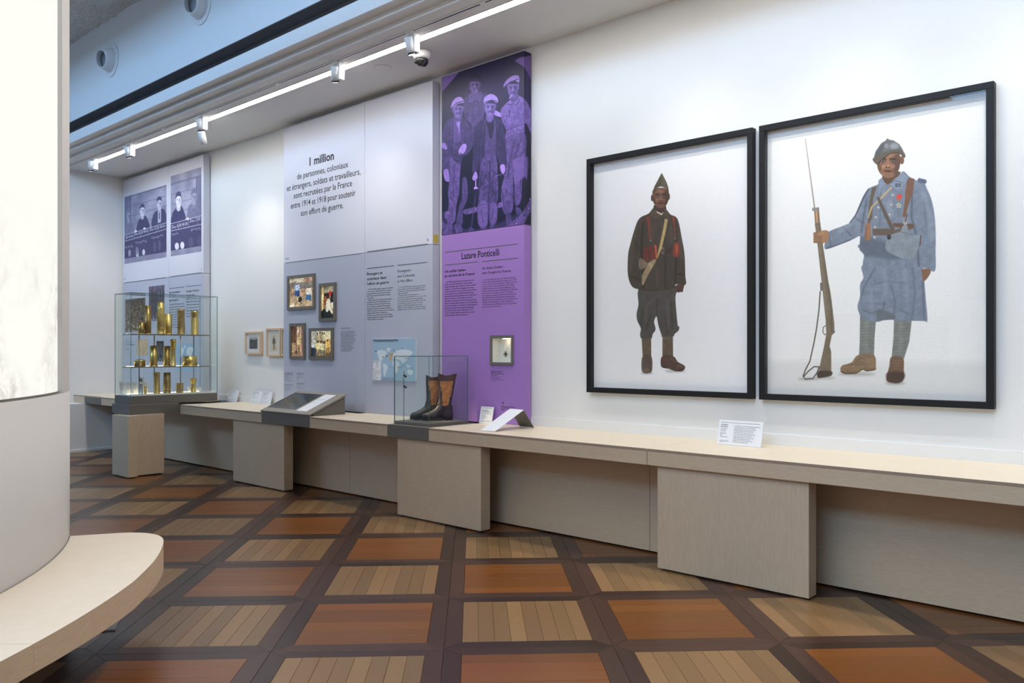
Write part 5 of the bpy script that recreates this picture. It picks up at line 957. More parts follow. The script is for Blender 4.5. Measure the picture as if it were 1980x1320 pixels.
# ------------------------------------------------------------------ label cards leaning on the bench
def card(bl, br, hgt, lean, label, rows, wt=1):
    p0, p1_ = onz(bl[0], bl[1], ZT), onz(br[0], br[1], ZT); ex = p1_ - p0; W_ = np.linalg.norm(ex); ex = ex / W_; n = np.array([ex[1], -ex[0], 0])
    ey = np.array([0, 0, math.cos(lean)]) - n * math.sin(lean); base = p0 + np.array([0, 0, .0015]); ro = tuple((p0 + p1_) / 2); nn = np.cross(ex, ey)
    e = empty('label_card', ro, label, 'label', 'white label cards standing on the bench'); m = MB(ro)
    V = [base, base + ex * W_, base + ex * W_ + ey * hgt, base + ey * hgt]; V = V + [v - nn * .006 for v in V]
    m.add(V, [(0, 1, 2, 3), (7, 6, 5, 4), (0, 4, 5, 1), (1, 5, 6, 2), (2, 6, 7, 3), (3, 7, 4, 0)]); m.build('card', M['card'], e)
    f = base + ex * W_ * .55 - nn * .006; back = f - n * (.05); st = MB(ro); u = [f + ey * hgt * .6, f + ey * .004, back + np.array([0, 0, 0.0015])]; u = [q - ex * .01 for q in u] + [q + ex * .01 for q in u]; st.add(u, [(0, 1, 2), (5, 4, 3), (0, 3, 4, 1), (1, 4, 5, 2), (2, 5, 3, 0)]); st.build('easel_foot', M['card'], e)
    T = Text(base, ex, ey, ro)
    for s_, x, y, wd, b in rows:
        if s_ == '|': T.bar(W_ * x, W_ * (x + wd), hgt * y, .0018)
        elif isinstance(s_, list): T.block(s_, W_ * x, hgt * y[0], hgt * y[1], W_ * wd, b)
        else: T.put(s_, W_ * x, hgt * y, width=W_ * wd, cap=hgt * .045, bold=b)
    T.build('lettering', M['ink'], e)
small = [('|', .08, .93, .6, 0), ('Camp de travailleurs', .08, .83, .6, .02), ('coloniaux', .08, .75, .3, .02), ('Photographe inconnu', .08, .62, .5, 0), ('1916', .08, .54, .16, 0), ('Tirage argentique', .08, .46, .5, 0), ('Collection particulière', .08, .16, .6, 0)]
card((439.2, 775.8), (457.3, 777.0), .150, .22, 'white label card standing alone below the small landscape frame', small)
card((483.3, 779.6), (503.2, 781.0), .158, .22, 'left one of the two touching label cards, left of the touchscreen', small)
card((504.4, 781.0), (522.6, 782.2), .158, .22, 'right one of the two touching label cards, left of the touchscreen', small)
card((926, 817.6), (950.3, 819.6), .155, .2, 'white label card leaning against the purple panel right of the boots case', [('|', .08, .93, .84, 0), ('Paire de bottes', .1, .76, .45, .02), ('de Lazare Ponticelli', .1, .68, .6, .02), ('The boots of Lazare Ponticelli', .1, .58, .75, 0), ('Vers 1915', .1, .46, .3, 0), ('Cuir, métal et lacets', .1, .38, .5, 0), ('Don de la famille', .1, .30, .42, 0), ('Musée national, histoire de l’immigration', .1, .12, .8, 0)])
card((1386.2, 858.2), (1471.2, 865.6), .1775, .22, 'wide white label card with two columns of text below the framed portraits', [('|', .05, .90, .88, 0), ('« Allonzenfans »,', .05, .79, .17, .02), ('Portrait #1', .05, .71, .16, .02), ('“Allonzenfans”,', .05, .62, .15, 0), ('Portrait #1', .05, .54, .12, 0), ('Samuel Fosso', .05, .44, .14, 0), ('2013', .05, .37, .045, 0), ('Tirages jet d’encre', .05, .30, .18, 0), (['Musée national de l’histoire', 'et des cultures de l’immigration', 'inv. 2020.11.1'], .05, (.16, .09), .23, 0),
    (['En 2013, Samuel Fosso, qui réalise des autoportraits photographiques', 'de multiples identités, réalise une série de photographies,', 'intitulée « Allonzenfans », qui rend hommage aux tirailleurs', 'en uniforme de soldat. Samuel Fosso rend hommage', 'à tous les Africains, anciens sujets coloniaux, enrôlés', 'de force et oubliés qui ont combattu aux côtés des soldats', 'français pendant la Première et la Seconde Guerre', 'mondiale. Samuel Fosso porte les uniformes des soldats,', 'attitudes et objets des deux guerres, rappelant', 'les tirailleurs, morts et blessés au feu, venus soutenir', 'l’effort de la France et longtemps oubliés.'], .36, (.77, .12), .58, .004)])

# ------------------------------------------------------------------ folded tent sign
A_, B_, C_, D_ = [onz(*p, ZT + .001) for p in ((929.2, 832.3), (957.1, 834.7), (1032.8, 827.2), (1004.9, 824.3))]
for q_ in (A_, B_, C_, D_): q_[2] += .0045
def ridge(a, d, tgt):
    best = None
    for t in np.linspace(.3, 1.0, 71):
        for z in np.linspace(.9, 1.2, 121):
            p = a + (d - a) * t; v = np.array([p[0], p[1], z]) - C0; w_ = v @ F0; q = (990 + FPX * (v @ R0) / w_, HOR - FPX * (v @ U0) / w_); e_ = (q[0] - tgt[0]) ** 2 + (q[1] - tgt[1]) ** 2
            if best is None or e_ < best[0]: best = (e_, np.array([p[0], p[1], z]))
    return best[1]
E_r, F_r = ridge(A_, D_, (986, 790.3)), ridge(B_, C_, (1012.6, 792))
zr = (E_r[2] + F_r[2]) / 2; E_r[2] = F_r[2] = zr; ro = tuple((A_ + B_ + C_ + D_) / 4)
ts = empty('tent_sign', ro, 'folded white tent sign with a yellow drawing, in front of the purple panel', 'sign')
def slab4(q, t_):
    q = [np.array(v, float) for v in q]; n = np.cross(q[1] - q[0], q[3] - q[0]); n /= np.linalg.norm(n); V = q + [v - n * t_ for v in q]
    return MB(ro).add(V, [(0, 1, 2, 3), (7, 6, 5, 4), (0, 4, 5, 1), (1, 5, 6, 2), (2, 6, 7, 3), (3, 7, 4, 0)])
slab4([A_, B_, F_r, E_r], .003).build('front_flap', M['card'], ts); slab4([E_r, F_r, C_, D_], .003).build('back_flap', M['grey'], ts)
ex = (B_ - A_); W_ = np.linalg.norm(ex); ex /= W_; ey = E_r - A_; H_ = np.linalg.norm(ey); ey /= H_
T = Text(A_, ex, ey, ro)
for y, n_ in ((.62, 1), (.58, 1)): T.put('Regarde les bottes de ce soldat : à quoi servaient', W_ * .1, H_ * y, width=W_ * .8, cap=.006)
T.put('« Mes bottes m’ont porté pendant quatre ans »', W_ * .1, H_ * .50, width=W_ * .8, cap=.006, bold=.02)
T.block(['Observe les lacets, les crochets et le cuir,', 'usés par la boue des tranchées et les marches.', 'Compte le nombre de trous sur chaque côté', 'puis imagine le temps pour les enfiler.', 'Ces bottes montantes protègent les jambes', 'du froid, de la pluie et des éclats.', 'Les soldats les graissaient chaque soir', 'pour que le cuir reste souple.', 'Quel autre objet du quotidien pourrait', 'raconter la vie d’un soldat ?'], W_ * .1, H_ * .45, H_ * .10, W_ * .8)
T.build('lettering', M['ink'], ts)
c = Cv(64, 48, lambda x, y: (x, y), (.84, .85, .88)); c.poly([(4, 36), (8, 12), (26, 8), (44, 6), (56, 12), (58, 34), (36, 44), (12, 44)], (.93, .80, .12), 1, .5); c.ell((26, 24), 9, 8, (.25, .52, .55), 1, .6); c.ell((46, 26), 5, 6, (.86, .45, .15), .9); c.line([(6, 38), (26, 10), (40, 30), (56, 8)], 1.6, (.2, .2, .25), .6); c.poly([(54, 4), (62, 2), (62, 10)], (.85, .3, .2))
o_ = A_ + ey * H_ * .70 + ex * W_ * .26 + np.cross(ex, ey) * .0016
quad('sticker', o_, o_ + ex * W_ * .46, o_ + ex * W_ * .46 + ey * H_ * .24, o_ + ey * H_ * .24, printmat('drawing', c.image('drawing'), .5), ts, .0008, ro)

# ------------------------------------------------------------------ touchscreen kiosk on the bench
KO = (-7.655, 5.05, ZT); KX0, KX1, KY0, KY1 = -8.112, -7.199, 4.846, 5.30
kz0, kz1 = .848, 1.036; kz_b = ZT + .0005
kiosk = empty('touchscreen_kiosk', KO, 'sloping taupe touchscreen desk with a dark screen and a white caption strip', 'touchscreen')
MB(KO).add([(KX0 + .02, KY0 + .06, kz_b), (KX1 - .02, KY0 + .06, kz_b), (KX1 - .02, KY1, kz_b), (KX0 + .02, KY1, kz_b), (KX0 + .02, KY0 + .06, kz0 - .006 + .06 * .41), (KX1 - .02, KY0 + .06, kz0 - .006 + .06 * .41), (KX1 - .02, KY1, kz1 - .012), (KX0 + .02, KY1, kz1 - .012)], [(0, 3, 2, 1), (4, 5, 6, 7), (0, 1, 5, 4), (1, 2, 6, 5), (2, 3, 7, 6), (3, 0, 4, 7)]).build('body', M['grey'], kiosk)
tl = 0.012; sl_ = (kz1 - kz0) / (KY1 - KY0)
kp = np.array([KX0, KY0, kz0]); kn = np.cross([1, 0, 0], [0, 1, sl_]); kn = kn / np.linalg.norm(kn); key = np.array([0, 1, sl_]) / math.hypot(1, sl_)
def kq(*px): return [onplane(x, y, kp, kn) for x, y in px]
scr = kq((520.9, 787.2), (576, 792.6), (618.8, 762.6), (563.5, 758.4)); crd = kq((579.4, 793.8), (598.7, 796), (642.7, 763.8), (623.7, 762.2))
def rect(q): xs = [p[0] for p in q]; ys = [p[1] for p in q]; return (xs[0] + xs[3]) / 2, (xs[1] + xs[2]) / 2, (ys[0] + ys[1]) / 2, (ys[2] + ys[3]) / 2
sx0, sx1, sy0, sy1 = rect(scr); cx0, cx1, cy0, cy1 = rect(crd)
zz = lambda y: kz0 + (y - KY0) * sl_
top = MB(KO); g_ = .003
def slope_box(mb, x0, x1, y0, y1, d0, d1):
    V = []
    for d in (d0, d1):
        for x, y in ((x0, y0), (x1, y0), (x1, y1), (x0, y1)): V.append(np.array([x, y, zz(y)]) + kn * d)
    mb.add(V, [(0, 3, 2, 1), (4, 5, 6, 7), (0, 1, 5, 4), (1, 2, 6, 5), (2, 3, 7, 6), (3, 0, 4, 7)])
for a in ((KX0, sx0, KY0, KY1 + .012), (sx1, KX1, KY0, KY1 + .012), (sx0, sx1, KY0, sy0), (sx0, sx1, sy1, KY1 + .012)): slope_box(top, *a, -.012, 0)
top.build('sloping_top', M['greyl'], kiosk)
MB(KO).box(KX0, KX1, KY0, KY0 + .02, kz_b + .0005, kz0 - .005).build('front_lip', M['grey'], kiosk)
c = Cv(260, 190, lambda x, y: (x, y), (.09, .11, .13)); c.im[:] = (.09 + .10 * noise2(260, 190, 60, 3) + .03 * noise2(260, 190, 12, 5))[..., None] * np.array([.9, 1.05, 1.2])
r = random.Random(9)
for k in range(24): y = 30 + 22 * (k // 4) + r.uniform(-3, 3); x = 24 + 55 * (k % 4); c.line([(x, y + r.uniform(-6, 6)), (x + r.uniform(18, 48), y + r.uniform(-6, 6))], 1.8, (.50, .60, .68), .4, 1.2)
def on_slope(x, y, d=0.0): return np.array([x, y, zz(y)]) + kn * d
quad('screen', on_slope(sx0, sy0, -.004), on_slope(sx1, sy0, -.004), on_slope(sx1, sy1, -.004), on_slope(sx0, sy1, -.004), printmat('screen image', c.image('screen'), .12, .6, .6), kiosk, .004, KO)
quad('caption_strip', on_slope(cx0, cy0, .0012), on_slope(cx1, cy0, .0012), on_slope(cx1, cy1, .0012), on_slope(cx0, cy1, .0012), M['card'], kiosk, .0008, KO)
T = Text(on_slope(cx0, cy0, .0013), (1, 0, 0), key, KO); W_ = cx1 - cx0; H_ = (cy1 - cy0) * math.hypot(1, sl_)
T.put('3', W_ * .48, H_ * .84, size=.03); T.put('Ils se sont engagés pour la France', W_ * .15, H_ * .70, width=W_ * .7, cap=.008, bold=.02); T.put('They enlisted for France', W_ * .15, H_ * .64, width=W_ * .5, cap=.008); T.put('Touchez l’écran', W_ * .15, H_ * .50, width=W_ * .42, cap=.007); T.build('lettering', M['ink'], kiosk)

# ------------------------------------------------------------------ glass showcases
def glass_box(e, ro, x0, x1, y0, y1, z0, z1, t=.006):
    def pane(a, b, c_, d, g, h_, big):
        o = MB(ro).box(a, b, c_, d, g, h_).build('glass_pane', [M['glass'], M['gedge']], e)
        for p in o.data.polygons:
            if abs(p.normal[big]) < .5: p.material_index = 1
    pane(x0, x1, y0, y0 + t, z0, z1 - t, 1); pane(x0, x1, y1 - t, y1, z0, z1 - t, 1); pane(x0, x0 + t, y0 + t, y1 - t, z0, z1 - t, 0); pane(x1 - t, x1, y0 + t, y1 - t, z0, z1 - t, 0); pane(x0, x1, y0, y1, z1 - t, z1, 2)
# -- brass showcase on its peninsula
ZB = .847; S0 = (-10.3, 4.8, .0); SX0, SX1, SY0, SY1, SZ0, SZ1 = -10.56, -10.10, 4.285, 5.40, .9605, 2.20
tbl = empty('display_table', S0, 'taupe topped display table on a birch leg, jutting out under the brass showcase', 'table')
MB(S0).box(-10.52, -10.01, 4.235, YB - .003, ZB - .115, ZB, 0, .002).build('top', M['grey'], tbl)
MB(S0).box(-10.30, -9.85, 4.15, 4.26, .012, ZB - .116, 0, .0015).build('leg', M['birchv'], tbl)
MB(S0).box(-10.2, -9.94, 4.262, 4.62, .012, ZB - .116, 0, .0015).build('web_board', M['birchv'], tbl)
MB(S0).box(-10.25, -9.9, 4.17, 4.24, 0, .012).box(-10.15, -9.98, 4.26, 4.6, 0, .012).build('foot', M['black'], tbl, 'stuff')
case = empty('showcase', (-10.33, 4.84, ZB), 'tall glass showcase full of engraved brass shell cases on a taupe base', 'showcase', 'glass showcases on the bench'); SO_ = (-10.33, 4.84, ZB)
pl = MB(SO_).box(SX0, SX1, SY0, SY1, ZB + .0005, SZ0 - .012, 0, .0015); pl.build('base', M['grey'], case)
MB(SO_).box(SX0 + .03, SX1 - .03, SY0 + .03, SY1 - .03, SZ0 - .0118, SZ0 - .002).build('floor_plate', M['paper'], case)
glass_box(case, SO_, SX0, SX1, SY0, SY1, SZ0 - .0118, SZ1)
XS = -10.33
SHZ = {1: 1.705, 2: 1.302, 3: SZ0 - .002}
for k in (1, 2):
    MB(SO_).box(XS - .13, XS + .13, 4.335, 5.345, SHZ[k] - .014, SHZ[k], 0, .002).build('shelf', M['steel'], case)
for px in (765, 925, 1205, 1345):
    y = onx(130 + px * .181818, 680, XS - .05)[1]; xq = XS + (.105 if px in (765, 1205) else -.105)
    y = onx(130 + px * .181818, 680, xq)[1]
    MB(SO_).lathe([(.0065, SZ0 - .002), (.0065, SHZ[1] - .014)], (xq, y, 0), 8).build('rod', M['steel'], case)
def sp(px, py): return 130 + px * .181818, 560 + py * .181818
def shell(xl, xr, yt, shelf, kind, label, m='brass', dx=0.0):
    X = XS + dx; zb = SHZ[shelf] + .0004
    a, b = onx(*sp(xl, yt), X), onx(*sp(xr, yt), X); yc = (a[1] + b[1]) / 2; d0 = ray(*sp((xl + xr) / 2, yt)); dist = np.linalg.norm((onx(*sp((xl + xr) / 2, yt), X) - C0)[:2])
    r = (xr - xl) * .181818 / FPX * (onx(*sp((xl + xr) / 2, yt), X) - C0).dot(F0) / 2; H = onx(*sp((xl + xr) / 2, yt), X)[2] - zb
    ro = (X, yc, zb); e = empty('shell_case', ro, label, 'shell case', 'trench art shell cases in the showcase'); mb = MB((0, 0, 0)); seg = 28; fl = 0
    if kind == 'plain': prof = [(r * 1.05, 0), (r * 1.05, .006), (r * .97, .009), (r * .97, .012), (r, .014), (r * .99, H)]
    elif kind == 'rim': prof = [(r * 1.02, 0), (r * 1.02, .006), (r * .94, .01), (r * .94, H * .9), (r * 1.0, H * .95), (r * 1.08, H)]
    elif kind == 'waist': prof = [(r * 1.02, 0), (r * 1.02, .006), (r * .96, .01), (r * .97, H * .3), (r * .88, H * .62), (r * .92, H * .9), (r * 1.0, H)]
    elif kind == 'flare': prof = [(r * .92, 0), (r * .92, .006), (r * .78, .012), (r * .76, H * .6), (r * .78, H * .78), (r * .95, H * .92), (r * 1.14, H)]
    elif kind == 'flute': prof = [(r * 1.0, 0), (r * 1.0, .01), (r * .95, .015), (r * .95, H * .68), (r * .80, H * .76), (r * .82, H * .88), (r * 1.08, H)]; fl = .035
    elif kind == 'box': prof = [(r, 0), (r, H * .72), (r * 1.03, H * .74), (r * 1.03, H * .78), (r * .9, H * .9), (r * .5, H * .98), (r * .08, H)]
    elif kind == 'band': prof = [(r * 1.04, 0), (r * 1.04, .007), (r * .97, .01), (r * .97, H * .18), (r, H * .19), (r, H * .77), (r * .96, H * .78), (r * .96, H)]
    n = len(prof); hol = kind != 'box'
    if hol: prof = prof + [(prof[-1][0] - .003, H), (prof[-1][0] * .9, H * .9), (r * .7, H * .55)]
    mb.lathe(prof, (0, 0, 0), seg, 0, flute=14, fl=fl); o = mb.build('body', [M[m], M['brassd']], e)
    if kind in ('band', 'waist', 'plain', 'flute', 'rim', 'flare'):
        MB().lathe([(prof[0][0] + .0012, .0005), (prof[0][0] + .0012, .0052)], (0, 0, 0), seg).build('base_rim', M['brass' if m != 'silver' else 'silver'], e)
    if kind in ('flute', 'flare') and m != 'silver':
        cr_ = MB()
        for k in range(10):
            t = 2 * PI * k / 10; rr = r * 1.06; cr_.add([(rr * math.cos(t - .22), rr * math.sin(t - .22), H - .004), (rr * math.cos(t + .22), rr * math.sin(t + .22), H - .004), (rr * 1.06 * math.cos(t), rr * 1.06 * math.sin(t), H + .008)], [(0, 1, 2)])
        cr_.build('scalloped_lip', M['brass'], e, 'stuff')
    if kind == 'band':
        for zq in (.185, .775): MB().lathe([(r * 1.03, H * zq - .004), (r * 1.045, H * zq), (r * 1.03, H * zq + .004)], (0, 0, 0), seg).build('ring', M['brass'], e)
shell(754, 820, 345, 1, 'plain', 'short dull steel coloured shell case at the left of the top shelf', 'brassd', .02)
shell(820, 890, 170, 1, 'plain', 'tall plain dark brass shell case on the top shelf', 'brassd')
shell(957, 1030, 133, 1, 'band', 'tallest shell case on the top shelf, engraved with leaves between two bands', 'brasse', .02)
shell(1034, 1112, 258, 1, 'plain', 'plain mid height brass shell case beside the tallest one on the top shelf', 'brass', -.02)
shell(1172, 1250, 205, 1, 'waist', 'waisted shell case with deep floral relief on the top shelf', 'brassed')
shell(1316, 1396, 230, 1, 'flute', 'fluted shell case with scalloped collar at the right of the top shelf', 'brass')
shell(716, 828, 738, 2, 'box', 'low round lidded brass box on the middle shelf', 'brass')
shell(880, 957, 594, 2, 'plain', 'plain brass shell case left of centre on the middle shelf', 'brass')
shell(1024, 1097, 598, 2, 'plain', 'plain brass shell case touching the flared one on the middle shelf', 'brass', -.035)
shell(1098, 1156, 530, 2, 'flare', 'tall slim shell case with a flared lip on the middle shelf', 'brass', .05)
shell(1230, 1378, 705, 2, 'plain', 'low wide brass drum at the right of the middle shelf', 'brass')
shell(762, 812, 932, 3, 'flare', 'silver coloured flared vase on the showcase floor', 'silver', .05)
shell(817, 845, 1025, 3, 'plain', 'tiny brass cartridge case beside the silver vase', 'brass', .04)
shell(918, 984, 878, 3, 'rim', 'tall shell case with a rolled lip on the showcase floor', 'brasse', .03)
shell(1024, 1098, 880, 3, 'band', 'dark relief shell case between two bands on the showcase floor', 'brassed')
shell(1160, 1234, 993, 3, 'rim', 'small squat vase with a rolled lip behind the rod on the showcase floor', 'brasse', .02)
shell(1310, 1372, 943, 3, 'flare', 'flared brass vase at the right of the showcase floor', 'brass', .02)
def case_card(xl, xr, yt, yb, dx, label):
    X = XS + dx; a, b = onx(*sp(xl, yb), X), onx(*sp(xr, yb), X); z = SHZ[3] + .0004; H = max(.06, onx(*sp(xl, yt), X)[2] - z); ro = (X, (a[1] + b[1]) / 2, z); e = empty('case_label', ro, label, 'label', 'white label cards inside the brass showcase')
    y0, y1 = a[1] + .003, b[1] - .003; V = [(X + .03, y0, z), (X + .03, y1, z), (X - .005, y1, z + H), (X - .005, y0, z + H)]; V += [(p[0] - .004, p[1], p[2]) for p in V]
    MB(ro).add(V, [(0, 1, 2, 3), (7, 6, 5, 4), (0, 4, 5, 1), (1, 5, 6, 2), (2, 6, 7, 3), (3, 7, 4, 0)]).build('card', M['card'], e)
    T = Text(V[0], (0, 1, 0), (np.array(V[3]) - np.array(V[0])) / np.linalg.norm(np.array(V[3]) - np.array(V[0])), ro); W = y1 - y0
    T.block(['Douille d’obus', 'gravée, vers 1916', 'Laiton', 'Collection', 'particulière'], W * .1, H * .82, H * .4, W * .7, .02); T.build('lettering', M['ink'], e)
for xl, xr, dx, lb in ((552, 618, -.172, 'leftmost white label card inside the showcase'), (622, 682, -.172, 'second white label card from the left inside the showcase'), (690, 748, -.172, 'third white label card inside the showcase, left of the silver vase'), (800, 850, -.172, 'white label card half behind the silver vase')): case_card(xl, xr, 982, 1092, dx, lb)
case_card(1275, 1425, 1030, 1082, -.172, 'wide low white label card behind the flared vase at the right')
for k, z in enumerate((SHZ[1], SHZ[2], SHZ[3])):
    o = MB(SO_).box(XS - .118, XS - .106, 4.38, 5.32, z + .0002, z + .003).build('light_strip', emit('shelf light %d' % k, (1, .80, .46, 1), 10), case); o['label'] = 'thin warm light strip'
# -- boots case
BC = (-5.725, 5.175, ZT); BX0, BX1, BY0, BY1 = -5.966, -5.484, 4.93, 5.42
bcase = empty('showcase', BC, 'small glass showcase holding a pair of tall laced boots', 'showcase', 'glass showcases on the bench')
MB(BC).box(BX0, BX1, BY0, BY1, ZT + .0005, .853, 0, .0015).build('base', M['grey'], bcase)
glass_box(bcase, BC, BX0 + .002, BX1 - .002, BY0 + .002, BY1 - .002, .8535, 1.452)
rodb = onz(780.8, 812.7, .853); sk = (rodb[0], rodb[1], .8532)
lamp = empty('rod_light', sk, 'thin black rod with two tiny spotlights inside the boots case', 'lamp')
zt_ = onx(782.2, 718, rodb[0])[2]; MB(sk).lathe([(.012, .8532), (.012, .857), (.003, .858), (.003, zt_)], (rodb[0], rodb[1], 0), 8).build('rod', M['black'], lamp)
for py in (725, 746):
    z = onx(782, py, rodb[0])[2]; d = np.array([R0[0] * .9, R0[1] * .9, -.62]); d /= np.linalg.norm(d); p = np.array([rodb[0], rodb[1], z]); b_ = MB(sk).tube([p - d * .004, p + d * .030], .010, 10); b_.build('spot_head', M['black'], lamp)
    l = bpy.data.lights.new('tiny_spot', 'SPOT'); l.energy = 5; l.color = (1, .78, .5); l.spot_size = math.radians(42); l.spot_blend = .6; l.shadow_soft_size = .008; lo = bpy.data.objects.new('spot_beam', l); COL.objects.link(lo); lo.parent = lamp; lo.location = tuple(p + d * .033 - np.array(sk)); lo.rotation_euler = Vector(d).to_track_quat('-Z', 'Y').to_euler()
def boot(hx, hy, an, hgt, label):
    """tall laced boot, toe pointing along +X locally"""
    e = empty('boot', (hx, hy, .8535), label, 'boot', 'pair of tall laced boots', math.radians(an))
    k = 1.0
    secs = [(.285, .030, 90, .014, .014), (.275, .036, 90, .030, .024), (.25, .042, 90, .043, .030), (.215, .048, 88, .049, .036), (.175, .056, 80, .048, .044), (.135, .072, 66, .043, .052), (.10, .098, 44, .038, .058), (.078, .135, 20, .036, .060), (.070, .175, 8, .038, .060), (.066, .22, 3, .043, .064), (.062, .27, 1, .049, .070), (.058, .32, 0, .053, .076), (.055, .365, 0, .055, .080), (.052, .385, 0, .056, .082), (.048, hgt / k, 0, .058, .088)]
    n = 32; V = []; Fs = []; mi = []
    for j, (x, z, an, hw, hh) in enumerate(secs):
        a = math.radians(an)
        for i in range(n):
            t = 2 * PI * i / n; u, v = math.cos(t) * hh, math.sin(t) * hw
            q = np.array([x + u * math.cos(a), v, z + u * math.sin(a)])
            if j == len(secs) - 1: q[2] += .010 * math.cos(2 * t) + .004 * math.sin(5 * t)
            q[2] = max(q[2], .016); V.append(q * k)
    hz = [(.0, .03), (.0, .06)]
    for j in range(len(secs) - 1):
        for i in range(n):
            Fs.append((j * n + i, j * n + (i + 1) % n, (j + 1) * n + (i + 1) % n, (j + 1) * n + i)); t = 2 * PI * (i + .5) / n; s_ = abs(math.sin(t))
            zc = secs[j][1]; mi.append(2 if j >= len(secs) - 3 else (1 if (.125 < zc < .34 and (-.70 if zc > .2 else -.5) < math.cos(t) < (.45 + 1.9 * (zc - .125))) else 0))
    Fs.append(tuple(range(n))); mi.append(0)
    b = MB(); b.add(V, Fs, 0, True); b.m = mi; o = b.build('leather_upper', [M['leather'], M['tan'], M['cuff']], e)
    # heel counter joins the shaft to the ground
    hc = MB(); prof = [(0.0, .016), (.0, .06), (.004, .10), (.008, .14)]; V = []; 
    for x, z in prof:
        for i in range(n): t = 2 * PI * i / n; V.append(np.array([.062 + (.066 - x) * math.cos(t) * (1 if math.cos(t) < 0 else .75), .036 * math.sin(t), z]) * k)
    Fq = [(j * n + i, j * n + (i + 1) % n, (j + 1) * n + (i + 1) % n, (j + 1) * n + i) for j in range(3) for i in range(n)] + [tuple(range(n))[::-1]]
    hc.add(V, Fq, 0, True).build('heel_counter', M['leather'], e)
    so = []
    for i in range(24):
        t = 2 * PI * i / 24; x = .145 + .145 * math.cos(t); w_ = (.040 if x > .1 else .035) * (1 - .25 * math.exp(-((x - .11) / .05) ** 2)) + (.010 * math.exp(-((x - .21) / .06) ** 2)); so.append((x * k, w_ * math.sin(t) * k))
    MB().prism(so, .006 * k, .017 * k).build('sole', M['black'], e); MB().prism([(.0, -.032 * k), (.075 * k, -.032 * k), (.075 * k, .032 * k), (.0, .032 * k)], 0.0004, .0065 * k).prism([(.10 * k, -.036 * k), (.25 * k, -.036 * k), (.25 * k, .036 * k), (.10 * k, .036 * k)], .0004, .0065 * k).build('heel_block', M['black'], e, 'stuff')
    la = MB()
    for q in range(13):
        z = .10 + q * .0225; j = max(i for i in range(len(secs)) if secs[i][1] <= z); s0, s1 = secs[j], secs[min(j + 1, len(secs) - 1)]; f = (z - s0[1]) / max(1e-6, s1[1] - s0[1]); x, an, hw, hh = [s0[i] + (s1[i] - s0[i]) * f for i in (0, 2, 3, 4)]; a = math.radians(an); ed = np.array([x + hh * math.cos(a) * .97, 0, z + hh * math.sin(a) * .97])
        la.tube([(ed + np.array([-.004, -.016, 0])) * k, (ed + np.array([.004, 0, .006])) * k, (ed + np.array([-.004, .016, .012])) * k], .0022 * k, 5); la.tube([(ed + np.array([-.004, .016, 0])) * k, (ed + np.array([.005, 0, .006])) * k, (ed + np.array([-.004, -.016, .012])) * k], .0022 * k, 5)
    la.build('laces', M['lace'], e, 'stuff')
    ey_ = MB()
    for sgn in (-1, 1):
        for q in range(12):
            z = .14 + q * .0195; j = max(i for i in range(len(secs)) if secs[i][1] <= z); hw, hh, x = secs[j][3], secs[j][4], secs[j][0]; t = math.radians(38) * sgn; ey_.lathe([(.0032, 0), (.0032, .003)], (np.array([x + hh * math.cos(t), hw * math.sin(t) * 1.02, z])) * k, 6, rot=Matrix.Rotation(PI / 2, 3, 'Y')); t = math.radians(142) * sgn; ey_.lathe([(.0028, 0), (.0028, .003)], (np.array([x + hh * math.cos(t), hw * math.sin(t) * 1.04, z])) * k, 6)
    ey_.build('eyelets', M['silver'], e, 'stuff')
boot(-5.79, 5.345, -118, .405, 'rear left boot, its toe pointing left, partly hidden by the other')
boot(-5.61, 5.34, -128, .425, 'front right boot of the laced pair, tan leather shaft facing the viewer')

# ------------------------------------------------------------------ track, light line and spotlights under the soffit
tr = MB().box(-13.3, 5.8, 4.655, 4.695, 4.2345, 4.2419); o = tr.build('track_rail', M['white']); tag(o, 'long white lighting track with a dark slot along the soffit', 'lighting track')
bk = MB()
for a, b in ((-13.3, -10.12), (-10.06, -7.55), (-7.49, -4.6), (-4.54, 5.8)): bk.box(a, b, 4.668, 4.682, 4.2335, 4.2347)
s_ = bk.build('slot', M['black'], o, 'stuff'); s_['label'] = 'black slot of the track'
LED = empty('linear_light', (-6, 4.845, 4.242), 'glowing linear ceiling light running along the soffit above the panels', 'lamp')
LO = (-6, 4.845, 4.242)
MB(LO).box(-12.62, 5.5, 4.806, 4.884, 4.2375, 4.2418).build('diffuser', M['led'], LED)
MB(LO).box(-12.63, 5.51, 4.798, 4.806, 4.2365, 4.2418).box(-12.63, 5.51, 4.884, 4.892, 4.2365, 4.2418).build('edge_profile', M['white'], LED, 'stuff')
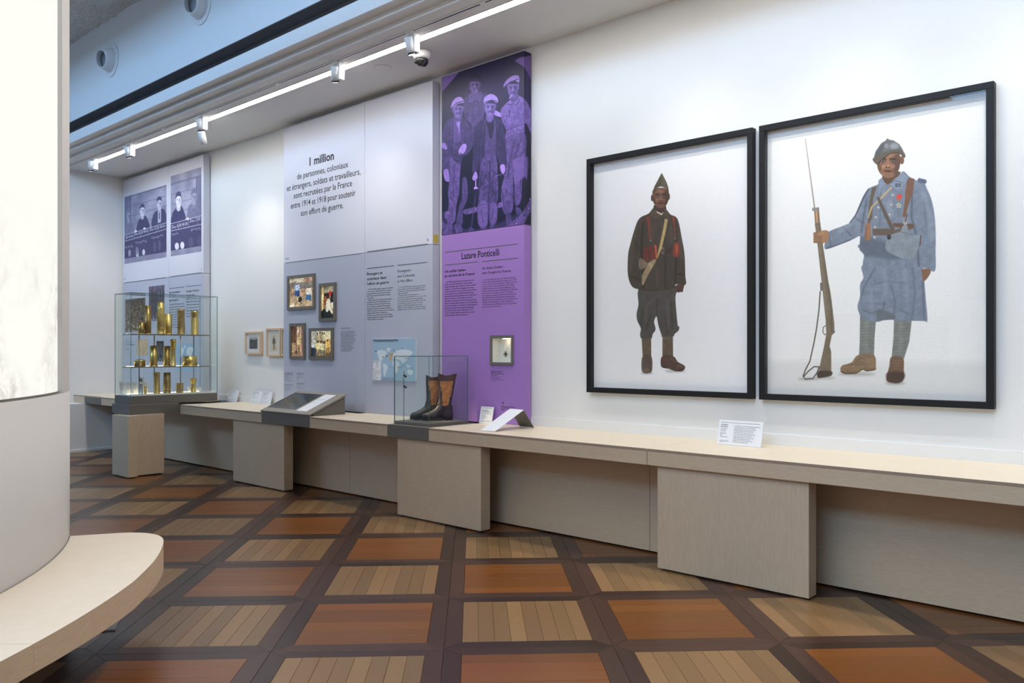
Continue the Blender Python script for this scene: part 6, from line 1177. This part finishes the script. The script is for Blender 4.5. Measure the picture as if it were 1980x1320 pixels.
def spot_head(px, py, kind, label, tgt, power, x=None, col=(1, .94, .86)):
    p = onz(px, py, 4.234) if x is None else np.array([x, 4.68, 4.234]); ro = (p[0], 4.676, 4.2333); e = empty('track_spotlight', ro, label, 'spotlight', 'white spotlights on the ceiling track')
    b = MB(); b.box(-.05, .05, -.013, .013, -.012, 0, 0, .002).build('track_adapter', M['white'], e)
    b = MB(); b.box(-.055, .055, .014, .10, -.21, -.012, 0, .006).build('driver_box', M['white'], e)
    d = Vector(tgt) - Vector((p[0], 4.70, 4.10)); d.normalize(); o0 = np.array([-.0, -.005, -.12]); dn = np.array(d)
    b = MB(); q = [o0 - dn * .06, o0 + dn * .10]; b.tube(q, .045, 18); b.build('lamp_head', M['white'], e)
    bz = MB(); bz.tube([o0 + dn * .0995, o0 + dn * .118], .048, 18); hd = bz.build('bezel', M['black'], e); ln = MB().tube([o0 + dn * .1185, o0 + dn * .121], .036, 18).build('lens', emit('spot lens', (1, .9, .78, 1), 6), e)
    fin = MB()
    for k in range(4): fin.box(-.047, -.044, -.03, .03, -.085 - k * .018, -.078 - k * .018)
    fin.build('cooling_fins', M['white'], e, 'stuff')
    if kind == 'snoot':
        z = MB(); z.tube([o0 + dn * .125, o0 + dn * .30], .052, 18); z.build('snoot', M['white'], e)
    l = bpy.data.lights.new('spot', 'SPOT'); l.energy = power; l.color = col; l.spot_size = math.radians(105); l.spot_blend = 1.0; l.shadow_soft_size = .035
    e.scale = (.8, .8, .8)
    lo = bpy.data.objects.new('spot_beam', l); COL.objects.link(lo); lo.parent = e; st_ = .33 if kind == 'snoot' else .135; lo.location = tuple(o0 + dn * st_); lo.rotation_euler = d.to_track_quat('-Z', 'Y').to_euler()
SPW = 42
spot_head(174, 304, 'std', 'farthest spotlight on the track, by the end wall', (-13.2, 5.0, 1.4), SPW)
spot_head(241, 275.5, 'std', 'second farthest spotlight, above the far left panel', (-11.6, 5.55, 1.7), SPW)
spot_head(386, 222, 'snoot', 'white spotlight with a long cylindrical snoot aimed down', (-9.6, 5.66, 1.2), SPW)
spot_head(638.5, 116, 'std', 'spotlight above the right half of the big lilac panel', (-7.4, 5.55, 1.4), SPW)
spot_head(781, 58, 'std', 'nearest spotlight in view, beside the dome camera', (-5.4, 5.55, 1.3), SPW)
for x, tx, nm in ((-3.25, -3.1, 'first'), (-2.1, -2.0, 'second'), (-.9, -.9, 'third'), (.9, .9, 'fourth')): spot_head(0, 0, 'std', nm + ' spotlight on the track beyond the top edge of the view', (tx, 5.64, .9), SPW, x)
# dome camera and ceiling disc
p = onz(816, 99.5, 4.242); DC = (p[0], p[1], 4.2418); e = empty('dome_camera', DC, 'white security dome camera with a black lens under the soffit', 'camera')
MB(DC).lathe([(.086, 4.2418), (.086, 4.222), (.084, 4.20), (.074, 4.178), (.060, 4.168)], (p[0], p[1], 0), 32).build('housing', M['white'], e)
MB(DC).lathe([(.0605, 4.169), (.060, 4.150), (.052, 4.126), (.036, 4.108), (.014, 4.100)], (p[0], p[1], 0), 28).build('dome', mat('smoked dome', (.02, .02, .022, 1), .05, spec=.8), e)
q = Vector((p[0] - .02, p[1] - .05, 4.135)); MB(DC).lathe([(.018, -.004), (.018, .02), (.010, .024)], tuple(q), 16, rot=Matrix.Rotation(math.radians(60), 3, 'X')).build('lens', M['black'], e)
p = onz(741, 130.5, 4.2425); o = MB((p[0], p[1], 4.2418)).lathe([(.082, 4.2418), (.082, 4.2388), (.074, 4.2372), (.070, 4.2392), (.066, 4.2376)], (p[0], p[1], 0), 40).build('ceiling_disc', M['ceil']); tag(o, 'flat round cover plate set in the soffit beside the light line', 'cover plate')
# round air nozzles on the upper wall
def nozzle(px, py, label):
    p = ony(px, py, YU); ro = (p[0], YU - .0005, p[2]); e = empty('air_nozzle', ro, label, 'air vent', 'round white air nozzles on the upper wall'); RX = Matrix.Rotation(PI / 2, 3, 'X')
    MB().lathe([(.205, 0), (.205, .010), (.198, .014), (.150, .016), (.148, .014)], (0, 0, 0), 40, rot=RX).build('flange', M['white'], e)
    RT = Matrix.Rotation(math.radians(12), 3, 'Z') @ Matrix.Rotation(math.radians(98), 3, 'X')
    MB().lathe([(.150, .008), (.146, .04), (.132, .085), (.116, .125), (.106, .15), (.100, .15), (.106, .12), (.112, .08)], (0, 0, 0), 36, rot=RT, capt=False, capb=False).build('nozzle_cone', M['white'], e)
    MB().lathe([(.112, .055), (.111, .06)], (0, 0, 0), 24, rot=RT).build('throat', mat('dim duct throat', (.30, .33, .36, 1), .6), e)
    sc_ = MB()
    for k in range(6): t = k * PI / 3 + .3; sc_.lathe([(.005, .013), (.005, .0165)], tuple(RX @ Vector((.178 * math.cos(t), .178 * math.sin(t), 0))), 6, rot=RX)
    sc_.build('screws', M['grey'], e, 'stuff')
nozzle(216, 117, 'round white air nozzle lower down on the upper wall, nearer the drum'); nozzle(390, 11, 'round white air nozzle cut by the top edge of the view')
o3 = None
for x in (-6.15, -3.6): nozzle_x = x

# ------------------------------------------------------------------ round lightbox drum with its curved seat
DCX, DCY, DR = -6.17, -1.033, 3.045; ZL = 1.275
drum = empty('lightbox_drum', (DCX, DCY, 0), 'huge white round drum with a glowing curved picture at the left edge', 'display drum'); DO = (DCX, DCY, 0)
NS = 160
def cyl(r, z0, z1, name, m, cap=True): return MB(DO).lathe([(r, z0), (r, z1)], (DCX, DCY, 0), NS, capb=cap, capt=cap).build(name, m, drum)
M['drum'] = mat('matt white drum paint', (.60, .60, .605, 1), .6, var=.01, bump=.03, bscale=300)
cyl(DR, 0, ZL, 'lower_drum', M['drum']); cyl(DR - .055, ZL, 4.9, 'inner_core', M['drum'], True)
def ang(px, py, r):
    d = ray(px, py); a = d[0] ** 2 + d[1] ** 2; b = -2 * (d[0] * DCX + d[1] * DCY); c_ = DCX ** 2 + DCY ** 2 - r * r; t = (-b - math.sqrt(b * b - 4 * a * c_)) / (2 * a); q = d * t; return math.atan2(q[1] - DCY, q[0] - DCX)
a_scr = ang(112, 600, DR - .02); a_tan = math.atan2(-DCX * 0 - DCY, -DCX) + math.acos(DR / math.hypot(DCX, DCY))
def arc(name, r0, r1, a0, a1, z0, z1, m, seg=60):
    poly = [(DCX + r1 * math.cos(a0 + (a1 - a0) * i / seg), DCY + r1 * math.sin(a0 + (a1 - a0) * i / seg)) for i in range(seg + 1)] + [(DCX + r0 * math.cos(a1 - (a1 - a0) * i / seg), DCY + r0 * math.sin(a1 - (a1 - a0) * i / seg)) for i in range(seg + 1)]
    b = MB(DO); n = len(poly); h_ = n // 2; V = [(x, y, z0) for x, y in poly] + [(x, y, z1) for x, y in poly]; Fs = []
    for i in range(h_ - 1): Fs += [(i, i + 1, n + i + 1, n + i), (n - 1 - i, n - 2 - i, 2 * n - 2 - i, 2 * n - 1 - i), (i, n - 1 - i, n - 2 - i, i + 1), (n + i, n + i + 1, 2 * n - 2 - i, 2 * n - 1 - i)]
    Fs += [(0, n, 2 * n - 1, n - 1), (h_ - 1, h_, n + h_, n + h_ - 1)]
    b.add(V, Fs, 0, False); return b.build(name, m, drum)
arc('side_frame', DR - .054, DR - .002, a_scr + .004, a_scr + .75, ZL + .001, 4.9, M['drum'], 24)
t = NT('backlit landscape drawing'); tc = t.N('ShaderNodeTexCoord'); sx = t.N('ShaderNodeSeparateXYZ'); t.L(tc.outputs['Object'], sx.inputs[0])
n1 = t.N('ShaderNodeTexNoise'); n1.inputs['Scale'].default_value = 9; n1.inputs['Detail'].default_value = 9; n1.inputs['Roughness'].default_value = .72; n1.inputs['Distortion'].default_value = .8; t.L(tc.outputs['Object'], n1.inputs['Vector'])
n2 = t.N('ShaderNodeTexNoise'); n2.inputs['Scale'].default_value = 1.6; n2.inputs['Detail'].default_value = 3; t.L(tc.outputs['Object'], n2.inputs['Vector'])
r1 = t.N('ShaderNodeMapRange'); r1.inputs[1].default_value = .44; r1.inputs[2].default_value = .66; t.L(n1.outputs['Fac'], r1.inputs[0])
r2 = t.N('ShaderNodeMapRange'); r2.inputs[1].default_value = .42; r2.inputs[2].default_value = .66; t.L(n2.outputs['Fac'], r2.inputs[0])
r3 = t.N('ShaderNodeMapRange'); r3.inputs[1].default_value = 2.25; r3.inputs[2].default_value = 1.5; t.L(sx.outputs[2], r3.inputs[0])
m1 = t.N('ShaderNodeMath', operation='MULTIPLY'); t.L(r1.outputs[0], m1.inputs[0]); t.L(r2.outputs[0], m1.inputs[1]); m2 = t.N('ShaderNodeMath', operation='MULTIPLY'); t.L(m1.outputs[0], m2.inputs[0]); t.L(r3.outputs[0], m2.inputs[1])
mx = t.N('ShaderNodeMix', data_type='RGBA'); mx.inputs[6].default_value = (1, .985, .93, 1); mx.inputs[7].default_value = (.33, .325, .28, 1); t.L(m2.outputs[0], mx.inputs[0])
em = t.N('ShaderNodeEmission'); em.inputs[1].default_value = .86; t.L(mx.outputs[2], em.inputs[0]); t.L(em.outputs[0], t.out.inputs['Surface'])
scrn = arc('backlit_picture', DR - .053, DR - .022, a_scr - 2.6, a_scr, ZL + .012, 4.9, t.m, 120); scrn['label'] = 'glowing pale landscape picture'
arc('picture_lip', DR - .052, DR - .016, a_scr - 2.6, a_scr + .002, ZL + .001, ZL + .011, M['grey'], 120)
# seat: outer arc with a rounded tip, inner edge against the drum
OX, OY, OR = -7.12, -1.975, 4.888
outer = []
a_end, a_start = math.atan2(1.621 - OY, -3.81 - OX), math.radians(8)
for i in range(61): a = a_start + (a_end - a_start) * i / 60; outer.append((OX + OR * math.cos(a), OY + OR * math.sin(a)))
tip = [(-3.70, 1.535), (-3.81, 1.625), (-4.063, 1.822), (-4.24, 1.942), (-4.396, 2.034), (-4.50, 2.088), (-4.577, 2.120), (-4.645, 2.136), (-4.703, 2.138), (-4.775, 2.122), (-4.832, 2.090), (-4.880, 2.043), (-4.925, 1.975), (-4.975, 1.885), (-5.03, 1.785), (-5.06, 1.73)]
tp = cat_rom(tip, 5)[5:-10]
outer += [tuple(q) for q in tp if q[0] > -5.03][1:] + [(-5.03, 1.785)]
ia0 = math.atan2(1.785 - DCY, -5.03 - DCX)
inner = []
ia1 = math.atan2(outer[0][1] - DCY, outer[0][0] - DCX) - .05
for i in range(61): a = ia0 + (ia1 - ia0) * i / 60; inner.append((DCX + (DR + .004) * math.cos(a), DCY + (DR + .004) * math.sin(a)))
seat = empty('curved_bench', (-3.6, 1.0, 0), 'curved pale birch seat with a rounded tip wrapping the white drum', 'bench'); SEO = (-3.6, 1.0, 0)
def resample(P_, n):
    P_ = np.array(P_, float); d = np.r_[0, np.cumsum(np.hypot(*np.diff(P_, axis=0).T))]; q = np.linspace(0, d[-1], n); return np.stack([np.interp(q, d, P_[:, 0]), np.interp(q, d, P_[:, 1])], 1)
def seat_piece(po, pi_, name, n=90, za=.344, zb=.344):
    a = resample(po, n); c_ = resample(pi_, n); z1 = .4495; Z0 = [za + (zb - za) * min(1, 1.25 * i / (n - 1)) for i in range(n)]; b = MB(SEO)
    V = [(x, y, z1) for x, y in a] + [(x, y, z1) for x, y in c_] + [(x, y, z0) for (x, y), z0 in zip(a, Z0)] + [(x, y, z0) for (x, y), z0 in zip(c_, Z0)]
    T_ = [(i, i + 1, n + i + 1, n + i) for i in range(n - 1)]; b.add(V, T_, 0)
    S_ = [(2 * n + i, 3 * n + i, 3 * n + i + 1, 2 * n + i + 1) for i in range(n - 1)] + [(n + i, n + i + 1, 3 * n + i + 1, 3 * n + i) for i in range(n - 1)] + [(0, n, 3 * n, 2 * n), (n - 1, 3 * n - 1, 4 * n - 1, 2 * n - 1)]
    O_ = [(i, 2 * n + i, 2 * n + i + 1, i + 1) for i in range(n - 1)]
    for f in S_ + O_: b.f.append(f); b.m.append(1); b.sm.append(False)
    return b.build(name, [M['seat'], M['seatedge']], seat)
k0 = min(range(61), key=lambda i: abs(outer[i][0] + 3.279) + abs(outer[i][1] - 1.048))
jp = onz(-330, 1238, .45); aj = math.atan2(jp[1] - DCY, jp[0] - DCX); inn = inner[::-1]
j0 = min(range(len(inn)), key=lambda i: abs(math.atan2(inn[i][1] - DCY, inn[i][0] - DCX) - aj))
seat_piece(outer[k0:], inn[j0:], 'seat_slab', 120, .344, .293); seat_piece([(x + .0015, y - .001) for x, y in outer[:k0 + 1]], [(x + .0015, y - .001) for x, y in inn[:j0 + 1]], 'seat_slab', 60)
# recessed supports and floor plates under the seat
for px, py in ((120, 1215), (-300, 1420)):
    v = onz(px, py, 0); o = MB().box(-.03, .03, -.03, .03, .009, .30).build('support_post', M['black'], seat); o.location = (v[0] - SEO[0], v[1] - SEO[1], 0)
    if py > 1300: MB((0, 0, 0)).box(-.12, .12, -.08, .08, .0005, .009).build('floor_plate', M['tin'], seat).location = (v[0] - SEO[0], v[1] - SEO[1], 0)
p = onz(212, 1210, .006); b = MB(SEO); q = [onz(*v, .008) for v in ((228, 1199), (223, 1216.5), (150, 1221), (160, 1200))]; V = [tuple(v) for v in q] + [(v[0], v[1], .0005) for v in q]; b.add(V, [(0, 1, 2, 3), (7, 6, 5, 4), (0, 4, 5, 1), (1, 5, 6, 2), (2, 6, 7, 3), (3, 7, 4, 0)]).build('floor_plate', M['tin'], seat)

# spotlight added unseen under the slab beyond the top of the view: lights the parquet down to the line where the soffit shades it
HS = (-2.7, 4.225, 5.50); hs = empty('added_spotlight', HS, 'added unseen spotlight under the concrete slab above the view', 'spotlight')
MB().box(-.04, .04, -.04, .04, .02, .12).build('mount', M['black'], hs); MB().tube([(0, -.01, .03), (0, -.035, -.06)], .04, 16).build('lamp_head', M['black'], hs)
l = bpy.data.lights.new('added_spot', 'SPOT'); l.energy = 400; l.color = (1, .86, .70); l.spot_size = math.radians(120); l.spot_blend = .6; l.shadow_soft_size = .012
lo = bpy.data.objects.new('spot_beam', l); COL.objects.link(lo); lo.parent = hs; lo.location = (0, 0, -.09); lo.rotation_euler = Vector((-.15, -.6, -1)).to_track_quat('-Z', 'Y').to_euler()
